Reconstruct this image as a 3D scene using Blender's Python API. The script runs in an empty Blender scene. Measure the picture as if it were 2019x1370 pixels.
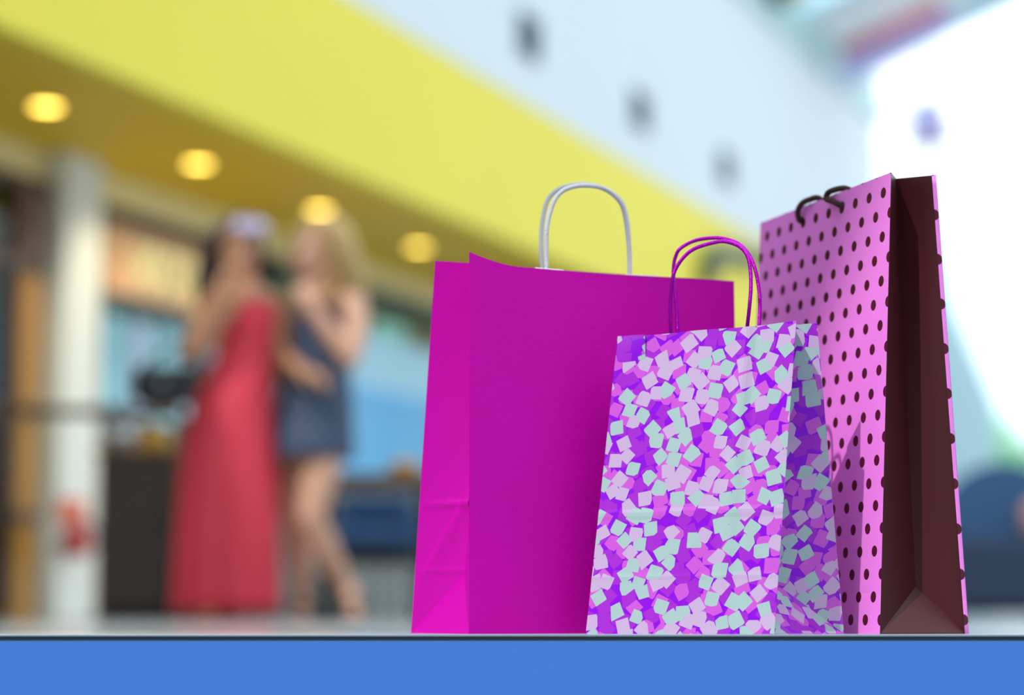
import bpy, bmesh, math, random
from mathutils import Vector, Matrix
random.seed(7)
SC = bpy.context.scene
COL = SC.collection
V = Vector
PI = math.pi

# ------------------------------------------------------------------ camera, sky, sun, exposure
FPX, HORIZON, CAM_H = 4400.0, 1217.0, 0.0177
PITCH = math.atan((HORIZON - 685.0) / FPX)
CT, ST = math.cos(PITCH), math.sin(PITCH)
cam = bpy.data.cameras.new('camera')
cam.sensor_width = 36.0
cam.lens = FPX / 2019.0 * 36.0
cam.clip_start = 0.05
cam.clip_end = 800
cam.dof.use_dof = True
cam.dof.focus_distance = 2.41
cam.dof.aperture_fstop = 2.0
camo = bpy.data.objects.new('camera', cam)
COL.objects.link(camo)
camo.location = (0, 0, CAM_H)
camo.rotation_euler = (PI / 2 + PITCH, 0, 0)
SC.camera = camo

world = bpy.data.worlds.new('sky')
SC.world = world
world.use_nodes = True
wn = world.node_tree
bg = wn.nodes['Background']
bg.inputs['Color'].default_value = (0.86, 0.95, 1.0, 1)
bg.inputs['Strength'].default_value = 2.1

sun = bpy.data.lights.new('sun', 'SUN')
sun.energy = 3.2
sun.angle = math.radians(0.7)
sun.color = (1.0, 0.96, 0.9)
suno = bpy.data.objects.new('sun', sun)
COL.objects.link(suno)
suno.location = (-4, -4, 9)
suno.rotation_euler = V((0.425, 0.452, -0.785)).to_track_quat('-Z', 'Y').to_euler()

SC.view_settings.view_transform = 'Standard'
SC.view_settings.look = 'None'
SC.view_settings.gamma = 1.0
SC.view_settings.use_curve_mapping = False
SC.view_settings.exposure = 0.0

# ------------------------------------------------------------------ measuring helpers
def W(px, py, Y):
    """the point at distance Y ahead that was sighted at (px, py) in the photograph"""
    u = (px - 1009.5) / FPX
    v = (685.0 - py) / FPX
    d = V((u, CT - v * ST, ST + v * CT))
    p = d * (Y / d.y)
    p.z += CAM_H
    return p

FA = math.radians(21.5187)            # direction of the shop facade
FE = V((math.sin(FA), math.cos(FA), 0))
FN = V((math.cos(FA), -math.sin(FA), 0))
def F(s, t, z):
    """facade coordinates: s along it, t out from it into the hall, z up"""
    return FE * s + FN * t + V((0, 0, z))

# ------------------------------------------------------------------ materials
def mat(name, color, rough=0.5, metal=0.0, spec=0.5, noise=None, bump=None, coat=0.0):
    m = bpy.data.materials.new(name)
    m.use_nodes = True
    nt = m.node_tree
    b = nt.nodes['Principled BSDF']
    b.inputs['Base Color'].default_value = (*color, 1)
    b.inputs['Roughness'].default_value = rough
    b.inputs['Metallic'].default_value = metal
    b.inputs['Specular IOR Level'].default_value = spec
    b.inputs['Coat Weight'].default_value = coat
    tc = nt.nodes.new('ShaderNodeTexCoord')
    if noise:
        sc, amt = noise
        n = nt.nodes.new('ShaderNodeTexNoise')
        n.inputs['Scale'].default_value = sc
        n.inputs['Detail'].default_value = 4
        nt.links.new(tc.outputs['Object'], n.inputs['Vector'])
        mx = nt.nodes.new('ShaderNodeMix')
        mx.data_type = 'RGBA'
        mx.inputs[6].default_value = (*[c * (1 - amt) for c in color], 1)
        mx.inputs[7].default_value = (*[min(1, c * (1 + amt)) for c in color], 1)
        nt.links.new(n.outputs['Fac'], mx.inputs[0])
        nt.links.new(mx.outputs[2], b.inputs['Base Color'])
    if bump:
        sc, st = bump
        n = nt.nodes.new('ShaderNodeTexNoise')
        n.inputs['Scale'].default_value = sc
        n.inputs['Detail'].default_value = 3
        nt.links.new(tc.outputs['Object'], n.inputs['Vector'])
        bp = nt.nodes.new('ShaderNodeBump')
        bp.inputs['Strength'].default_value = st
        bp.inputs['Distance'].default_value = 0.01
        nt.links.new(n.outputs['Fac'], bp.inputs['Height'])
        nt.links.new(bp.outputs['Normal'], b.inputs['Normal'])
    return m

def wood(name, c1, c2, scale=6.0, rough=0.45):
    m = mat(name, c1, rough)
    nt = m.node_tree
    b = nt.nodes['Principled BSDF']
    tc = nt.nodes.new('ShaderNodeTexCoord')
    mp = nt.nodes.new('ShaderNodeMapping')
    mp.inputs['Scale'].default_value = (scale * 4, scale * 4, scale * 0.4)
    n = nt.nodes.new('ShaderNodeTexNoise')
    n.inputs['Scale'].default_value = 2.0
    n.inputs['Detail'].default_value = 6
    r = nt.nodes.new('ShaderNodeMix')
    r.data_type = 'RGBA'
    r.inputs[6].default_value = (*c1, 1)
    r.inputs[7].default_value = (*c2, 1)
    nt.links.new(tc.outputs['Object'], mp.inputs['Vector'])
    nt.links.new(mp.outputs['Vector'], n.inputs['Vector'])
    nt.links.new(n.outputs['Fac'], r.inputs[0])
    nt.links.new(r.outputs[2], b.inputs['Base Color'])
    return m

def glow(name, color, strength):
    m = bpy.data.materials.new(name)
    m.use_nodes = True
    b = m.node_tree.nodes['Principled BSDF']
    b.inputs['Base Color'].default_value = (*[min(c, .8) for c in color], 1)
    b.inputs['Emission Color'].default_value = (*color, 1)
    b.inputs['Emission Strength'].default_value = strength
    return m

def glass(name, tint=(0.93, 0.97, 0.98), gloss=0.07, rough=0.02):
    m = bpy.data.materials.new(name)
    m.use_nodes = True
    nt = m.node_tree
    for n in list(nt.nodes):
        if n.type != 'OUTPUT_MATERIAL':
            nt.nodes.remove(n)
    out = nt.nodes['Material Output']
    t = nt.nodes.new('ShaderNodeBsdfTransparent')
    t.inputs['Color'].default_value = (*tint, 1)
    g = nt.nodes.new('ShaderNodeBsdfGlossy')
    g.inputs['Roughness'].default_value = rough
    mx = nt.nodes.new('ShaderNodeMixShader')
    mx.inputs[0].default_value = gloss
    nt.links.new(t.outputs[0], mx.inputs[1])
    nt.links.new(g.outputs[0], mx.inputs[2])
    nt.links.new(mx.outputs[0], out.inputs['Surface'])
    return m

class NB:
    """tiny node-math builder"""
    def __init__(self, nt):
        self.nt = nt
    def m(self, op, a, b=None, c=None):
        n = self.nt.nodes.new('ShaderNodeMath')
        n.operation = op
        for i, x in enumerate((a, b, c)):
            if x is None:
                continue
            if isinstance(x, (int, float)):
                n.inputs[i].default_value = x
            else:
                self.nt.links.new(x, n.inputs[i])
        return n.outputs[0]
    def mix(self, f, a, b):
        n = self.nt.nodes.new('ShaderNodeMix')
        n.data_type = 'RGBA'
        for sock, x in ((n.inputs[0], f), (n.inputs[6], a), (n.inputs[7], b)):
            if isinstance(x, tuple):
                sock.default_value = (*x, 1)
            elif isinstance(x, (int, float)):
                sock.default_value = x
            else:
                self.nt.links.new(x, sock)
        return n.outputs[2]

def dots_material(name, ground, dot, px=0.0334, pz=0.0495, r=0.0061, ox=0.0165, oz=0.0200, rough=0.3):
    """staggered round dots printed on paper; UV is in metres"""
    m = mat(name, ground, rough)
    nt = m.node_tree
    b = nt.nodes['Principled BSDF']
    q = NB(nt)
    uv = nt.nodes.new('ShaderNodeUVMap')
    sp = nt.nodes.new('ShaderNodeSeparateXYZ')
    nt.links.new(uv.outputs[0], sp.inputs[0])
    masks = []
    for sx, sz in ((0, 0), (px / 2, pz / 2)):
        x = q.m('SUBTRACT', sp.outputs[0], ox + sx)
        z = q.m('SUBTRACT', sp.outputs[1], oz + sz)
        x = q.m('SUBTRACT', x, q.m('MULTIPLY', q.m('ROUND', q.m('DIVIDE', x, px)), px))
        z = q.m('SUBTRACT', z, q.m('MULTIPLY', q.m('ROUND', q.m('DIVIDE', z, pz)), pz))
        d = q.m('SQRT', q.m('ADD', q.m('MULTIPLY', x, x), q.m('MULTIPLY', z, z)))
        masks.append(q.m('LESS_THAN', d, r))
    f = q.m('MAXIMUM', masks[0], masks[1])
    nt.links.new(q.mix(f, ground, dot), b.inputs['Base Color'])
    return m

def confetti_material(name):
    m = mat(name, (0.3, 0.0, 0.8), 0.25, spec=0.4)
    nt = m.node_tree
    b = nt.nodes['Principled BSDF']
    q = NB(nt)
    uv = nt.nodes.new('ShaderNodeUVMap')
    col = (0.25, 0.0, 0.66)
    cols = [(0.36, 0.50, 0.50), (0.52, 0.38, 0.60), (0.55, 0.09, 0.60), (0.34, 0.02, 0.56)]
    for (pitch, rot, loc, rnd_, h0, h1, keep, ca_, cb_, share) in (
            (0.0166, 0.42, (50.3, 20.7, 0), 0.6, 0.42, 0.10, 0.97, cols[2], cols[3], 0.52),
            (0.0172, 1.13, (31.9, 44.2, 0), 0.60, 0.40, 0.10, 0.72, cols[0], cols[1], 0.52)):
        vo = nt.nodes.new('ShaderNodeTexVoronoi')
        vo.voronoi_dimensions = '2D'
        vo.inputs['Scale'].default_value = 1.0
        vo.inputs['Randomness'].default_value = rnd_
        mp = nt.nodes.new('ShaderNodeMapping')
        mp.inputs['Location'].default_value = loc
        mp.inputs['Rotation'].default_value = (0, 0, rot)
        mp.inputs['Scale'].default_value = (1 / pitch, 1 / pitch, 1)
        nt.links.new(uv.outputs[0], mp.inputs[0])
        nt.links.new(mp.outputs[0], vo.inputs['Vector'])
        df = nt.nodes.new('ShaderNodeVectorMath')
        df.operation = 'SUBTRACT'
        nt.links.new(mp.outputs[0], df.inputs[0])
        nt.links.new(vo.outputs['Position'], df.inputs[1])
        sp = nt.nodes.new('ShaderNodeSeparateXYZ')
        nt.links.new(df.outputs[0], sp.inputs[0])
        w = nt.nodes.new('ShaderNodeTexWhiteNoise')
        w.noise_dimensions = '3D'
        nt.links.new(vo.outputs['Color'], w.inputs['Vector'])
        sc = nt.nodes.new('ShaderNodeSeparateColor')
        nt.links.new(w.outputs['Color'], sc.inputs[0])
        a = q.m('MULTIPLY', sc.outputs[0], 6.283)
        ca, sa = q.m('COSINE', a), q.m('SINE', a)
        rx = q.m('ADD', q.m('MULTIPLY', sp.outputs[0], ca), q.m('MULTIPLY', sp.outputs[1], sa))
        ry = q.m('SUBTRACT', q.m('MULTIPLY', sp.outputs[1], ca), q.m('MULTIPLY', sp.outputs[0], sa))
        hs = q.m('ADD', q.m('MULTIPLY', sc.outputs[1], h1), h0)
        mask = q.m('LESS_THAN', q.m('MAXIMUM', q.m('ABSOLUTE', rx), q.m('ABSOLUTE', ry)), hs)
        mask = q.m('MULTIPLY', mask, q.m('LESS_THAN', w.outputs['Value'], keep))
        c = q.mix(q.m('GREATER_THAN', sc.outputs[2], share), ca_, cb_)
        col = q.mix(mask, col, c)
    nt.links.new(col, b.inputs['Base Color'])
    return m

def dress_print(name):
    m = mat(name, (0.03, 0.04, 0.11), 0.7)
    nt = m.node_tree
    b = nt.nodes['Principled BSDF']
    q = NB(nt)
    uv = nt.nodes.new('ShaderNodeUVMap')
    sp = nt.nodes.new('ShaderNodeSeparateXYZ')
    nt.links.new(uv.outputs[0], sp.inputs[0])
    p = 0.062
    x = q.m('MULTIPLY', sp.outputs[0], 2 * PI / p)
    z = q.m('MULTIPLY', sp.outputs[1], 2 * PI / (p * 1.15))
    f = q.m('ADD', q.m('COSINE', x), q.m('COSINE', z))
    ring = q.m('LESS_THAN', q.m('ABSOLUTE', f), 0.42)
    nt.links.new(q.mix(ring, (0.006, 0.008, 0.036), (0.085, 0.145, 0.24)), b.inputs['Base Color'])
    return m

M = {}
M['floor'] = mat('polished_grey_floor', (0.46, 0.47, 0.49), 0.18, noise=(3.0, 0.06))
M['lower_floor'] = mat('grey_stone_floor', (0.3, 0.31, 0.33), 0.5, noise=(2.0, 0.1))
M['blue'] = mat('blue_painted_panel', (0.043, 0.165, 0.56), 0.42, noise=(4.0, 0.03))
M['alu'] = mat('brushed_aluminium', (0.26, 0.34, 0.42), 0.38, metal=0.5)
M['rubber'] = mat('dark_rubber_strip', (0.012, 0.03, 0.055), 0.5)
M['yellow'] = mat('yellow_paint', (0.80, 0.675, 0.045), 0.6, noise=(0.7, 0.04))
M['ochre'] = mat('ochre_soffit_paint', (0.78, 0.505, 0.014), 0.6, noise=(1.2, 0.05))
M['white'] = mat('white_wall_paint', (0.66, 0.72, 0.78), 0.7, noise=(0.8, 0.03))
M['cream'] = mat('cream_paint', (0.86, 0.76, 0.38), 0.6, noise=(1.5, 0.04))
M['column'] = mat('off_white_column_paint', (0.74, 0.79, 0.78), 0.55, noise=(1.5, 0.03))
M['gutter'] = mat('pale_teal_metal', (0.42, 0.62, 0.62), 0.5)
M['rear'] = mat('grey_plaster', (0.30, 0.31, 0.33), 0.8, noise=(0.6, 0.1))
M['vent'] = mat('dark_vent_metal', (0.0, 0.075, 0.10), 0.5)
M['roof_white'] = mat('white_roof_panel', (0.82, 0.88, 0.90), 0.6)
M['rafter'] = mat('pale_blue_steel', (0.50, 0.72, 0.84), 0.45)
M['red_steel'] = mat('red_tube', (0.72, 0.07, 0.12), 0.4)
M['lavender'] = mat('lavender_panel', (0.55, 0.52, 0.85), 0.5)
M['lamp_grey'] = mat('grey_violet_lamp_metal', (0.22, 0.23, 0.42), 0.5)
M['brass'] = mat('brass_yellow', (0.6, 0.42, 0.06), 0.4)
M['glass'] = glass('clear_glass')
M['shop_glass'] = glass('shop_window_glass', (0.88, 0.94, 0.95), 0.035)
M['lamp_glow'] = glow('warm_downlight', (1.0, 0.66, 0.10), 9.0)
M['lamp_rim'] = mat('yellow_lamp_rim', (0.75, 0.6, 0.15), 0.3)
M['wood_ochre'] = wood('honey_wood', (0.33, 0.15, 0.010), (0.42, 0.20, 0.02))
M['wood_brown'] = wood('brown_wood', (0.09, 0.042, 0.02), (0.14, 0.07, 0.03))
M['wood_dark'] = wood('dark_brown_wood', (0.034, 0.02, 0.016), (0.052, 0.03, 0.024))
M['shop_wall'] = mat('shop_back_wall', (0.10, 0.12, 0.10), 0.7, noise=(2, 0.3))
M['shop_teal'] = mat('teal_shop_wall', (0.10, 0.26, 0.28), 0.6, noise=(1.6, 0.3))
M['shop_floor'] = mat('shop_floor_tile', (0.16, 0.12, 0.09), 0.4)
M['black'] = mat('black_metal', (0.012, 0.012, 0.015), 0.4)
M['ext_red'] = mat('extinguisher_red', (0.55, 0.012, 0.03), 0.25)
M['sign_orange'] = mat('orange_red_plate', (0.75, 0.14, 0.03), 0.4)
M['navy'] = mat('navy_fabric', (0.008, 0.022, 0.055), 0.85, bump=(300, 0.2))
M['denim'] = mat('blue_fabric', (0.022, 0.07, 0.17), 0.85, bump=(300, 0.2))
M['chrome'] = mat('steel', (0.6, 0.62, 0.65), 0.2, metal=1.0)
M['magenta'] = mat('magenta_kraft_paper', (0.51, 0.0, 0.35), 0.48, spec=0.12, noise=(9, 0.05), bump=(220, 0.06))
M['magenta_side'] = M['magenta']
M['white_cord'] = mat('white_twisted_paper', (0.60, 0.62, 0.65), 0.6, bump=(500, 0.3))
M['purple_foil'] = mat('purple_foil_cord', (0.40, 0.0, 0.42), 0.2, metal=0.85, bump=(900, 0.35))
M['brown_cord'] = mat('brown_woven_cord', (0.07, 0.02, 0.017), 0.75, bump=(900, 0.8))
M['brown_paper'] = mat('maroon_brown_card', (0.058, 0.008, 0.012), 0.4, spec=0.3, noise=(6, 0.06))
PINK = (0.86, 0.235, 0.79)
M['dots'] = dots_material('pink_card_brown_dots', PINK, (0.075, 0.006, 0.018))
M['paper_in'] = mat('white_paper_inside', (0.75, 0.73, 0.76), 0.7)
M['confetti'] = confetti_material('confetti_foil_paper')
M['skin_tan'] = mat('tanned_skin', (0.46, 0.21, 0.11), 0.5, noise=(12, 0.06))
M['skin_fair'] = mat('fair_skin', (0.56, 0.29, 0.19), 0.5, noise=(12, 0.05))
M['coral'] = mat('coral_red_fabric', (0.66, 0.035, 0.065), 0.75, noise=(5, 0.06))
M['print'] = dress_print('navy_printed_fabric')
M['hair_dark'] = mat('dark_brown_hair', (0.03, 0.010, 0.008), 0.4)
M['hair_blonde'] = mat('blonde_hair', (0.52, 0.36, 0.15), 0.4, noise=(15, 0.25))
M['hair_honey'] = mat('honey_brown_hair', (0.30, 0.165, 0.05), 0.4, noise=(15, 0.25))  # blonde darkened for the shaded locks; also her eyebrow colour
M['lips'] = mat('pink_lips', (0.5, 0.08, 0.09), 0.35)
M['eye_white'] = mat('eye_white', (0.8, 0.8, 0.8), 0.15)
M['iris'] = mat('dark_iris', (0.02, 0.012, 0.01), 0.1)
M['lilac'] = mat('lilac_plastic', (0.42, 0.36, 0.55), 0.25)
M['leather'] = mat('black_leather', (0.008, 0.01, 0.016), 0.4, bump=(120, 0.2))
M['shoe'] = mat('dark_shoe_leather', (0.02, 0.01, 0.02), 0.35)
M['sandal'] = mat('brown_sandal_leather', (0.09, 0.025, 0.015), 0.45)
M['leaf'] = mat('green_leaf', (0.20, 0.52, 0.24), 0.6, noise=(4, 0.35))
M['leaf2'] = mat('pale_green_leaf', (0.34, 0.72, 0.36), 0.6, noise=(4, 0.35))
M['leaf3'] = mat('deep_green_leaf', (0.02, 0.09, 0.05), 0.6, noise=(4, 0.35))
M['bark'] = mat('grey_brown_bark', (0.10, 0.07, 0.05), 0.9, bump=(30, 0.6))
M['paving'] = mat('outdoor_paving', (0.42, 0.43, 0.44), 0.8, noise=(1, 0.1))
M['sign_board'] = glow('peach_lit_sign_board', (0.62, 0.36, 0.19), 0.16)
M['sign_letter'] = glow('pale_yellow_lit_letter', (0.95, 0.85, 0.42), 0.40)
M['fridge_light'] = glow('cyan_lit_display', (0.30, 0.62, 0.72), 0.75)  # glow added to lift the cyan glazing inside the dark shop
M['fridge_light2'] = glow('pale_blue_lit_display', (0.45, 0.60, 0.78), 0.8)  # glow added for fridge doors and the blue in the door glass
M['sky_blue'] = glow('lit_sky_blue_panel', (0.10, 0.38, 0.70), 0.5)  # glow added to the cabinet body, which holds no lamp
M['pale_panel'] = glow('lit_pale_blue_panel', (0.30, 0.48, 0.60), 0.75)  # emission added to brighten the hood
M['green_light'] = glow('lit_green_panel', (0.22, 0.50, 0.42), 0.7)  # emission added to the green colour
M['peach_light'] = glow('warm_lit_panel', (0.6, 0.35, 0.17), 0.6)
M['slat'] = mat('pale_grey_slat', (0.42, 0.45, 0.46), 0.6)
M['silver'] = mat('silver_bowl', (0.55, 0.56, 0.55), 0.3, metal=0.6)
M['amber'] = mat('amber_jar', (0.55, 0.28, 0.02), 0.3)
M['pinkcush'] = mat('dusty_pink_fabric', (0.34, 0.19, 0.19), 0.8)
M['dark_green'] = mat('dark_green_metal', (0.012, 0.05, 0.045), 0.45)

# ------------------------------------------------------------------ object helpers
ORIG = {}
def origin(o):
    p = V((0, 0, 0))
    while o is not None:
        p = p + o.location
        o = o.parent
    return p

def tag(o, label=None, cat=None, group=None, kind=None):
    if label: o['label'] = label
    if cat: o['category'] = cat
    if group: o['group'] = group
    if kind: o['kind'] = kind
    return o

def thing(name, loc, label, cat, group=None):
    o = bpy.data.objects.new(name, None)
    o.empty_display_size = 0.1
    o.location = loc
    COL.objects.link(o)
    return tag(o, label, cat, group)

class MB:
    def __init__(self):
        self.v, self.f, self.uv, self.sm = [], [], [], []
    def add(self, verts, faces, uvs=None, smooth=False):
        o = len(self.v)
        self.v += [V(p) for p in verts]
        self.uv += uvs if uvs else [(0, 0)] * len(verts)
        for fc in faces:
            self.f.append([i + o for i in fc])
            self.sm.append(smooth)
        return self
    def box8(self, c):
        return self.add(c, [(0, 3, 2, 1), (4, 5, 6, 7), (0, 1, 5, 4), (1, 2, 6, 5), (2, 3, 7, 6), (3, 0, 4, 7)])
    def box(self, lo, hi):
        x0, y0, z0 = lo; x1, y1, z1 = hi
        return self.box8([(x0, y0, z0), (x1, y0, z0), (x1, y1, z0), (x0, y1, z0), (x0, y0, z1), (x1, y0, z1), (x1, y1, z1), (x0, y1, z1)])
    def fbox(self, s0, s1, t0, t1, z0, z1):
        return self.box8([F(s0, t0, z0), F(s0, t1, z0), F(s1, t1, z0), F(s1, t0, z0), F(s0, t0, z1), F(s0, t1, z1), F(s1, t1, z1), F(s1, t0, z1)])
    def grid(self, P, nu, nv, UV=None, smooth=True):
        vs, us, fs = [], [], []
        for j in range(nv + 1):
            for i in range(nu + 1):
                vs.append(P(i / nu, j / nv))
                us.append(UV(i / nu, j / nv) if UV else (i / nu, j / nv))
        for j in range(nv):
            for i in range(nu):
                a = j * (nu + 1) + i
                fs.append((a, a + 1, a + nu + 2, a + nu + 1))
        return self.add(vs, fs, us, smooth)
    def tube(self, pts, rad, n=10, lobes=0, twist=0.0, amp=0.12, caps=True, round_caps=False):
        pts = [V(p) for p in pts]
        if not isinstance(rad, (list, tuple)):
            rad = [rad] * len(pts)
        rad = list(rad)
        if round_caps:
            d0 = (pts[0] - pts[1]).normalized(); d1 = (pts[-1] - pts[-2]).normalized()
            a0, r0, a1, r1 = pts[0], rad[0], pts[-1], rad[-1]
            pre = [(a0 + d0 * r0 * math.sin(k), r0 * math.cos(k)) for k in (1.45, 1.0, 0.5)]
            post = [(a1 + d1 * r1 * math.sin(k), r1 * math.cos(k)) for k in (0.5, 1.0, 1.45)]
            pts = [p for p, _ in pre] + pts + [p for p, _ in post]
            rad = [r for _, r in pre] + rad + [r for _, r in post]
        vs, fs = [], []
        t = (pts[1] - pts[0]).normalized()
        ref = V((0, 0, 1)) if abs(t.z) < 0.9 else V((1, 0, 0))
        nrm = (ref - t * ref.dot(t)).normalized()
        L = 0.0
        for i, p in enumerate(pts):
            if i == 0: t2 = (pts[1] - pts[0])
            elif i == len(pts) - 1: t2 = (pts[-1] - pts[-2])
            else: t2 = (pts[i + 1] - pts[i - 1])
            t2.normalize()
            nrm = (nrm - t2 * nrm.dot(t2)).normalized()
            bn = t2.cross(nrm)
            if i: L += (p - pts[i - 1]).length
            for k in range(n):
                a = 2 * PI * k / n
                r = rad[i] * (1 + (amp * math.cos(lobes * (a + twist * L)) if lobes else 0))
                vs.append(p + (nrm * math.cos(a) + bn * math.sin(a)) * r)
        m = len(pts)
        for i in range(m - 1):
            for k in range(n):
                k2 = (k + 1) % n
                fs.append((i * n + k, i * n + k2, (i + 1) * n + k2, (i + 1) * n + k))
        if caps:
            fs.append(tuple(reversed(range(n))))
            fs.append(tuple(range((m - 1) * n, m * n)))
        return self.add(vs, fs, None, True)
    def lathe(self, base, prof, n=24, axis=V((0, 0, 1))):
        axis = V(axis).normalized()
        ref = V((1, 0, 0)) if abs(axis.x) < 0.9 else V((0, 1, 0))
        a1 = (ref - axis * ref.dot(axis)).normalized()
        a2 = axis.cross(a1)
        vs, fs = [], []
        for r, z in prof:
            for k in range(n):
                a = 2 * PI * k / n
                vs.append(V(base) + axis * z + (a1 * math.cos(a) + a2 * math.sin(a)) * max(r, 1e-4))
        m = len(prof)
        for i in range(m - 1):
            for k in range(n):
                k2 = (k + 1) % n
                fs.append((i * n + k, i * n + k2, (i + 1) * n + k2, (i + 1) * n + k))
        fs.append(tuple(reversed(range(n))))
        fs.append(tuple(range((m - 1) * n, m * n)))
        return self.add(vs, fs, None, True)
    def sphere(self, c, r, nu=20, nv=14, mod=None):
        """mod(direction) -> offset point; r may be a 3-tuple"""
        if not isinstance(r, (tuple, list)): r = (r, r, r)
        vs, fs = [], []
        for j in range(nv + 1):
            th = PI * j / nv
            for i in range(nu):
                ph = 2 * PI * i / nu
                d = V((math.sin(th) * math.cos(ph), math.sin(th) * math.sin(ph), math.cos(th)))
                p = mod(d) if mod else V((d.x * r[0], d.y * r[1], d.z * r[2]))
                vs.append(V(c) + p)
        for j in range(nv):
            for i in range(nu):
                i2 = (i + 1) % nu
                fs.append((j * nu + i, (j + 1) * nu + i, (j + 1) * nu + i2, j * nu + i2))
        return self.add(vs, fs, None, True)
    def rings(self, rings, closed_caps=True, uvs=None):
        n = len(rings[0])
        vs, fs = [], []
        for r in rings: vs += [V(p) for p in r]
        for i in range(len(rings) - 1):
            for k in range(n):
                k2 = (k + 1) % n
                fs.append((i * n + k, i * n + k2, (i + 1) * n + k2, (i + 1) * n + k))
        if closed_caps:
            fs.append(tuple(reversed(range(n))))
            fs.append(tuple(range((len(rings) - 1) * n, len(rings) * n)))
        return self.add(vs, fs, uvs, True)
    def mesh(self, name, off=V((0, 0, 0))):
        me = bpy.data.meshes.new(name)
        me.from_pydata([tuple(p - off) for p in self.v], [], self.f)
        uvl = me.uv_layers.new(name='UVMap')
        for poly in me.polygons:
            poly.use_smooth = self.sm[poly.index]
            for li in poly.loop_indices:
                uvl.data[li].uv = self.uv[me.loops[li].vertex_index]
        me.update()
        bm = bmesh.new(); bm.from_mesh(me)
        bmesh.ops.recalc_face_normals(bm, faces=bm.faces)
        bm.to_mesh(me); bm.free()
        return me
    def build(self, name, m, parent=None, at=None, bevel=0.0, solid=0.0, sub=0):
        loc = V(at) if at is not None else (origin(parent) if parent else V((0, 0, 0)))
        o = bpy.data.objects.new(name, self.mesh(name, loc))
        o.data.materials.append(m)
        COL.objects.link(o)
        if parent:
            o.parent = parent
            o.location = loc - origin(parent)
        else:
            o.location = loc
        if solid:
            md = o.modifiers.new('thickness', 'SOLIDIFY'); md.thickness = solid; md.offset = 0
        if bevel:
            md = o.modifiers.new('bevel', 'BEVEL'); md.width = bevel; md.segments = 2; md.limit_method = 'ANGLE'
        if sub:
            md = o.modifiers.new('sub', 'SUBSURF'); md.levels = sub; md.render_levels = sub
        return o

def copy_tree(o, delta, parent=None):
    c = o.copy()
    COL.objects.link(c)
    if parent is None:
        c.location = o.location + delta
    else:
        c.parent = parent
        c.matrix_parent_inverse = o.matrix_parent_inverse
    for ch in list(o.children):
        copy_tree(ch, delta, c)
    return c

def smooth_path(pts, n=8):
    pts = [V(p) for p in pts]
    out = []
    P = [pts[0] * 2 - pts[1]] + pts + [pts[-1] * 2 - pts[-2]]
    for i in range(1, len(P) - 2):
        for k in range(n):
            t = k / n
            a, b, c, d = P[i - 1], P[i], P[i + 1], P[i + 2]
            out.append(0.5 * ((2 * b) + (c - a) * t + (2 * a - 5 * b + 4 * c - d) * t * t + (3 * b - a - 3 * c + d) * t ** 3))
    out.append(pts[-1])
    return out

def struct(o, label=None):
    o['kind'] = 'structure'
    if label: o['label'] = label
    return o

# ------------------------------------------------------------------ the setting
EDGE = 2.335
b = MB()
b.box((-16, EDGE + 0.004, -0.44), (26, 60, 0.0))
struct(b.build('floor', M['floor']), 'polished grey upper floor of the mall hall')
b = MB()
b.box((-150, -120, -0.75), (150, 260, -0.46))
struct(b.build('ground', M['lower_floor']), 'grey lower ground in front of the blue step and outside')
b = MB()
b.box((-16, EDGE, -0.46), (26, EDGE + 0.004, -0.0064))
struct(b.build('wall_front', M['blue']), 'bright blue riser panel below the floor edge')
b = MB()
b.box((-16, EDGE + 0.001, -0.0064), (26, EDGE + 0.004, -0.0021))
tr = struct(b.build('trim_1', M['rubber']), 'dark strip under the floor edge')
b = MB()
b.box((-16, EDGE - 0.001, -0.0021), (26, EDGE + 0.014, 0.0002))
struct(b.build('trim_2', M['alu'], bevel=0.0006), 'thin bright metal nosing along the floor edge')

TF, TI = -6.25, -7.74
S0, S1 = -7.0, 29.3
# yellow fascia, white upper wall, ochre soffit
b = MB(); b.fbox(S0, S1, TF - 0.12, TF, 2.9, 4.07)
fascia = struct(b.build('wall_fascia', M['yellow']), 'bright yellow fascia band above the shops')
b = MB(); b.fbox(S0, S1, TF - 0.12, TF, 4.07, 6.62)
upper = struct(b.build('wall_upper', M['white']), 'white upper wall above the yellow band')
b = MB(); b.fbox(S0, S1, TF - 0.12, TF + 0.05, 6.62, 7.22)
struct(b.build('trim_6', M['gutter']), 'pale teal gutter band along the top of the white wall')
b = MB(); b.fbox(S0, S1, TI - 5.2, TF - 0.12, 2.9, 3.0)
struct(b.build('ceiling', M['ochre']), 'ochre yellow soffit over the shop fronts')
# cream header over the shops
b = MB(); b.fbox(S0, S1, TI - 0.12, TI, 2.70, 2.9)
struct(b.build('trim_3', M['cream']), 'cream band between the soffit and the shop fronts')
# column
b = MB(); b.fbox(11.68, 12.11, TI - 0.02, TI + 0.16, 0, 2.9)
struct(b.build('trim_4', M['column'], bevel=0.015), 'off-white square column between the shop fronts')
# shop shell: back wall, side wall, floor
b = MB(); b.fbox(S0, S1, TI - 5.2, TI - 5.0, 0, 2.9)
struct(b.build('wall_back', M['shop_wall']), 'dark back wall inside the shop')
b = MB(); b.fbox(S1 - 0.15, S1, TI - 5.0, TF, 0, 2.9)
struct(b.build('wall_end', M['white']), 'end wall closing the row of shops')
b = MB(); b.fbox(6.0, 6.15, TI - 5.0, TI, 0, 2.9)
struct(b.build('wall_side', M['shop_wall']), 'near side wall of the shop')
b = MB(); b.fbox(15.6, 15.72, TI - 5.0, TI - 1.1, 0, 2.9)
struct(b.build('wall_partition', M['shop_teal']), 'teal partition between two shops')

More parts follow.
